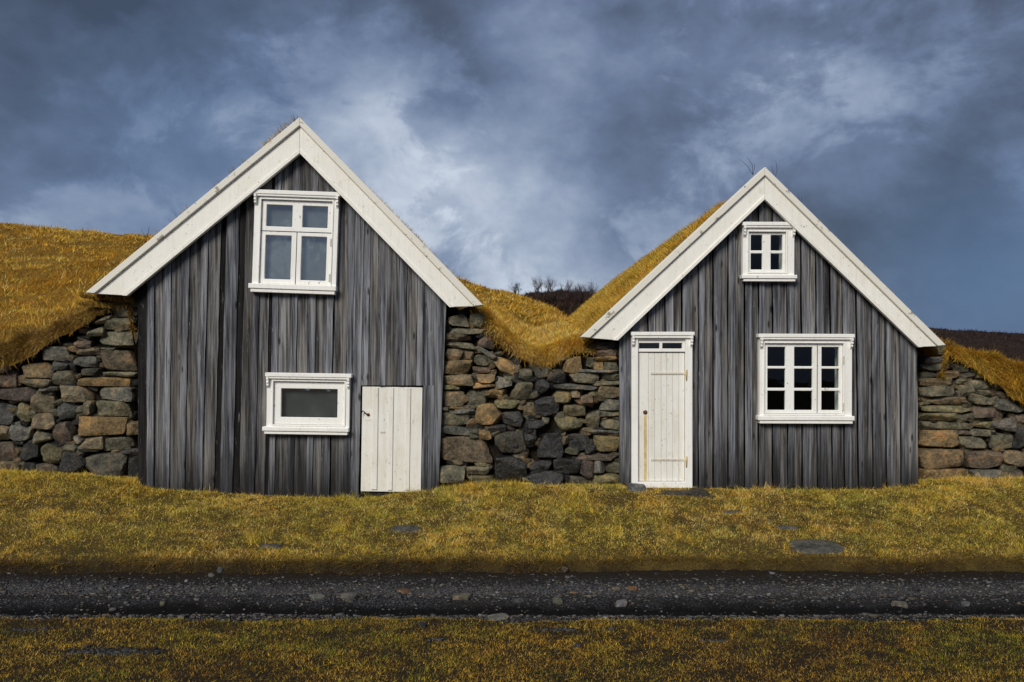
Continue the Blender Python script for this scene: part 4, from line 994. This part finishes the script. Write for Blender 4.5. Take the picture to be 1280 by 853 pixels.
# ------------------------------------------------------------------ grass on hill, valley and wall tops
def hillgrass():
    # far hillside
    N = 200000
    y = HY0 + .25 + 14.8*rng.random(N)**1.15; x = rng.uniform(-1, 1, N)
    x = np.where(rng.random(N) < .66, -4.6 - (.0+rng.random(N))*((y+D)*.64-4.0).clip(.5), rng.uniform(-1.7, 2.6, N)*np.where(y > 3, 1.25, 1))
    k = ~((x > -4.75) & (x < -1.0) & (y < 8.4)) & inview(x, y, 1.2) & ~((x > 1.25) & (y < 3))
    x, y = x[k], y[k]; n = len(x); z = hill_z(x, y)
    c = palette(x, y, [(GOLD*1.25, 1., 121), (OCHRE*1.25, 1.3, 122), (BROWN*1.2, .45, 123), (GREEN*1.1, .18, 124), (STRAW*.9, .30, None)], 1, .8)
    lean = np.stack([rng.normal(.35, .5, n), rng.normal(-.35, .4, n), rng.uniform(.15, .8, n)], -1)
    L = rng.uniform(.05, .13, n)*(1+.6*(fbm(x*1.5, y*1.5, 126) > .55)); wd = rng.uniform(.006, .012, n)*(.8+y/9)
    o = blades('hill_grass', np.stack([x, y, z-.012], -1), L, wd*1.25, lean, c, one=True, clump=3., camp=.7); tag(o, 'golden tussocky grass on the hillside behind', 'grass')
    # shaggy lip of the valley between the houses
    N = 52000
    x = rng.uniform(WX(588), WX(756), N); u = rng.random(N)
    lip = rng.random(N) < .62
    y = np.where(lip, HY0 + .22 - .42*u**.8, HY0 + .1 + u*3.4)
    z = hill_z(x, y); front = np.clip((HY0+.16-y)/.30, 0, 1)
    c = palette(x, y, [(GOLD*1.25, 1.2, 131), (STRAW*1.1, .9, 132), (OCHRE*1.2, .55, 133), (GREEN*1.3, .12, 134)], 1, 2.)
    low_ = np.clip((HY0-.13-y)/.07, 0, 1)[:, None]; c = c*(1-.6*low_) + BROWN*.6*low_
    dn = front[:, None]*np.stack([rng.normal(0, .30, N), -rng.uniform(.5, 1., N), rng.uniform(-.75, .35, N)], -1)
    up = (1-front)[:, None]*np.stack([rng.normal(0, .40, N), rng.normal(-.35, .35, N), rng.uniform(.4, 1., N)], -1)
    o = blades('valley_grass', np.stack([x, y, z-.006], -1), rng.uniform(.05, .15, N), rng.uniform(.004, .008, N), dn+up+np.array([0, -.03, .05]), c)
    tag(o, 'shaggy golden grass hanging over the wall between the houses', 'grass')
    # ragged brown turf on the left wall, golden turf on the right wall
    for name, p0, p1, N, cols, dropmax, lab in (
        ('bank_grass', -60, 172, 52000, [(BROWN*1.35, 1.3, 141), (STRAW*.72, .7, 142), (GOLD*.85, .4, 143), (DARKB*1.2, 1.0, 144), (GREEN*.7, .25, 145)], .44, 'ragged brown dry turf capping the wall at the left of the taller house'),
        ('bank_grass', 1178, 1350, 36000, [(GOLD*.85, 1.0, 151), (OCHRE*.95, 1.0, 152), (BROWN, .7, 153), (GREEN, .35, 154)], .34, 'golden turf spilling over the wall at the right of the lower house')):
        x = rng.uniform(WX(p0, .3), WX(p1, .3), N); u = rng.random(N)
        y = np.where(rng.random(N) < .68, HY0 + .22 - .42*u**.8, HY0 + .1 + u*2.4)
        z = hill_z(x, y); front = np.clip((HY0+.16-y)/.30, 0, 1)
        c = palette(x, y*2, cols, 1, 3.)
        dn = front[:, None]*np.stack([rng.normal(0, .6, N), -rng.uniform(.3, .9, N), rng.uniform(-.9, .6, N)], -1)
        up = (1-front)[:, None]*np.stack([rng.normal(0, .5, N), rng.normal(-.2, .5, N), rng.uniform(.3, 1., N)], -1)
        o = blades(name, np.stack([x, y+hill_shift(x), z-.006], -1), rng.uniform(.04, .11, N)*(1+1.2*np.clip(fbm(x*5, y*5, 163)-.45, 0, 1)*3), rng.uniform(.003, .007, N), dn+up+np.array([0, -.03, .05]), c); tag(o, lab, 'grass')
    # ragged tufts along the barge boards and dry stalks on the ridge
    B = []
    def along(px0, r0, px1, r1, n, Lr, dens):
        t = rng.random(n); cl = fbm(t*14, t*0, int(px0)); k = rng.random(n) < np.clip((cl-dens)*5, 0, 1); t = t[k]; m = len(t)
        p = np.stack([WX(px0+(px1-px0)*t, .1), rng.uniform(.06, .30, m), WZ(r0+(r1-r0)*t, .1)-.02+np.minimum(0, 0)], -1)
        B.append((p, rng.uniform(*Lr, m)))
    along(330, 186, 372, 152, 700, (.08, .20), .28); along(104, 371, 168, 377, 2600, (.05, .16), .12); along(100, 380, 140, 384, 1500, (.05, .14), .15); along(190, 300, 340, 178, 1200, (.05, .15), .40); along(110, 366, 190, 300, 200, (.03, .09), .45)
    along(380, 154, 500, 278, 300, (.03, .08), .5); along(498, 276, 600, 380, 900, (.04, .12), .38)
    along(1000, 252, 1110, 360, 240, (.03, .07), .5); along(1110, 360, 1178, 428, 260, (.03, .08), .42); along(925, 238, 958, 212, 60, (.04, .10), .5)
    P = np.concatenate([b[0] for b in B]); L = np.concatenate([b[1] for b in B]); n = len(P)
    c = palette(P[:, 0]*3, P[:, 2]*3, [(GOLD*.8, 1., None), (BROWN, .9, None), (STRAW*.8, .5, None), (DARKB, .5, None)], 1, 1)
    lean = np.stack([rng.normal(-.25, .5, n), rng.normal(-.1, .3, n), rng.uniform(.4, 1, n)], -1)
    o = blades('verge_tufts', P, L, rng.uniform(.004, .008, n), lean, c); tag(o, 'ragged dry tufts poking over the white barge boards', 'grass')
hillgrass()
def stalk(px, row, tips, y, lab):
    V = []; b = W(px, row, y); root = empty('dry_stalk', b); tag(root, lab, 'plant')
    for (dx, dz, bx_) in tips:
        pts = [(0, 0, -.05), (dx*.3+bx_, 0, dz*.4), (dx*.7+bx_*.6, .01, dz*.75), (dx, .02, dz)]
        tube('stem', pts, [.004, .003, .0025, .001], M_TWIG, root, 4)
stalk(941, 214, [(-.08, .20, .02), (-.16, .16, -.02), (.02, .11, .02)], .25, 'thin dry stalks on the ridge left of the lower house apex')
stalk(968, 222, [(.02, .24, .03), (-.04, .16, .0)], .25, 'thin dry stalks on the ridge right of the lower house apex')
stalk(1000, 254, [(-.03, .13, .0), (.03, .10, .01)], .25, 'tiny dry stalks on the right slope of the lower house')
stalk(182, 300, [(.04, .20, .02), (-.07, .15, 0)], .3, 'tiny bare twigs behind the left slope of the taller house')

# ------------------------------------------------------------------ bare bushes on the moor
def bush(px, row_base, hpx, y, nst, spread, lab, seed):
    r = random.Random(seed); s = S(y); h = hpx*s; base = W(px, row_base, y)
    root = empty('bare_bush', base); tag(root, lab, 'bush', 'bare bushes on the moor skyline')
    V = []; F = []
    def seg(a, b, r0, r1):
        d = (b-a).normalized(); u = d.orthogonal().normalized(); w_ = d.cross(u); k = len(V)
        for p, rr in ((a, r0), (b, r1)):
            for q in range(3): an = 2.094*q; V.append(p+(u*math.cos(an)+w_*math.sin(an))*rr)
        for q in range(3): F.append([k+q, k+(q+1) % 3, k+3+(q+1) % 3, k+3+q])
    def grow(p, d, L, rad, depth):
        n = 2
        for i in range(n):
            q = p+d*(L/n); seg(p, q, rad, rad*.8); p = q; rad *= .8
            d = (d+Vector((r.gauss(0, .18), r.gauss(0, .18), r.gauss(.05, .12)))).normalized()
        if depth == 0: return
        for _ in range(r.choice((2, 3, 3))):
            nd = (d+Vector((r.gauss(0, .45), r.gauss(0, .45), r.gauss(.1, .25)))).normalized(); grow(p, nd, L*r.uniform(.55, .85), rad*.75, depth-1)
    stems = []
    for i in range(nst):
        a = r.uniform(0, 6.28); d = Vector((math.cos(a)*spread*r.random(), math.sin(a)*spread*r.random(), 1)).normalized()
        V.clear(); F.clear()
        grow(Vector((r.gauss(0, .12)*h, r.gauss(0, .12)*h, -.1*h)), d, h*r.uniform(.30, .42), .030, 5)
        mesh_obj('stem', [tuple(v) for v in V], [list(f) for f in F], M_TWIG, root)
for i, (px, rb, hp, y, n, sp, lab) in enumerate(((646, 373, 15, 34, 4, .5, 'small bare bush, leftmost on the skyline between the roofs'), (673, 374, 25, 40, 5, .35, 'tallest bare bush on the skyline between the roofs'),
        (687, 374, 23, 41, 5, .4, 'bare bush just right of the tallest one on the skyline'), (699, 378, 15, 38, 5, .6, 'low dark bush between the two taller skyline bushes'), (708, 376, 24, 42, 4, .4, 'upright bare bush in the middle right of the skyline gap'),
        (722, 378, 20, 40, 6, .6, 'broad bare bush near the golden roof edge'), (737, 380, 22, 42, 6, .6, 'bare bush half hidden behind the golden roof edge'))): bush(px, rb-5, hp*.9, y, n+4, sp*1.3, lab, 300+i)

def scrub():
    N = 42000
    x = np.where(rng.random(N) < .6, rng.uniform(-.5, 9, N), rng.uniform(14, 38, N)); y = rng.uniform(33, 48, N)
    z = moor_z(x, y); c = palette(x, y, [(np.array((.050, .028, .022)), 1., None), (np.array((.030, .019, .018)), 1., None), (np.array((.085, .050, .025)), .5, 171), (np.array((.05, .045, .02)), .3, 172)], 1, .6)
    L = rng.uniform(.12, .42, N)*(.5+1.1*fbm(x*.9, y*.9, 175))*np.where(x > 12, .6, 1)*(1+1.6*np.exp(-((x-4.8)/1.6)**2)*rng.random(N))
    lean = np.stack([rng.normal(0, .5, N), rng.normal(0, .4, N), rng.uniform(.4, 1, N)], -1)
    o = blades('heath_scrub', np.stack([x, y, z-.03], -1), L, rng.uniform(.02, .05, N), lean, c); tag(o, 'dark heather scrub covering the moor on the skyline', 'scrub')
scrub()
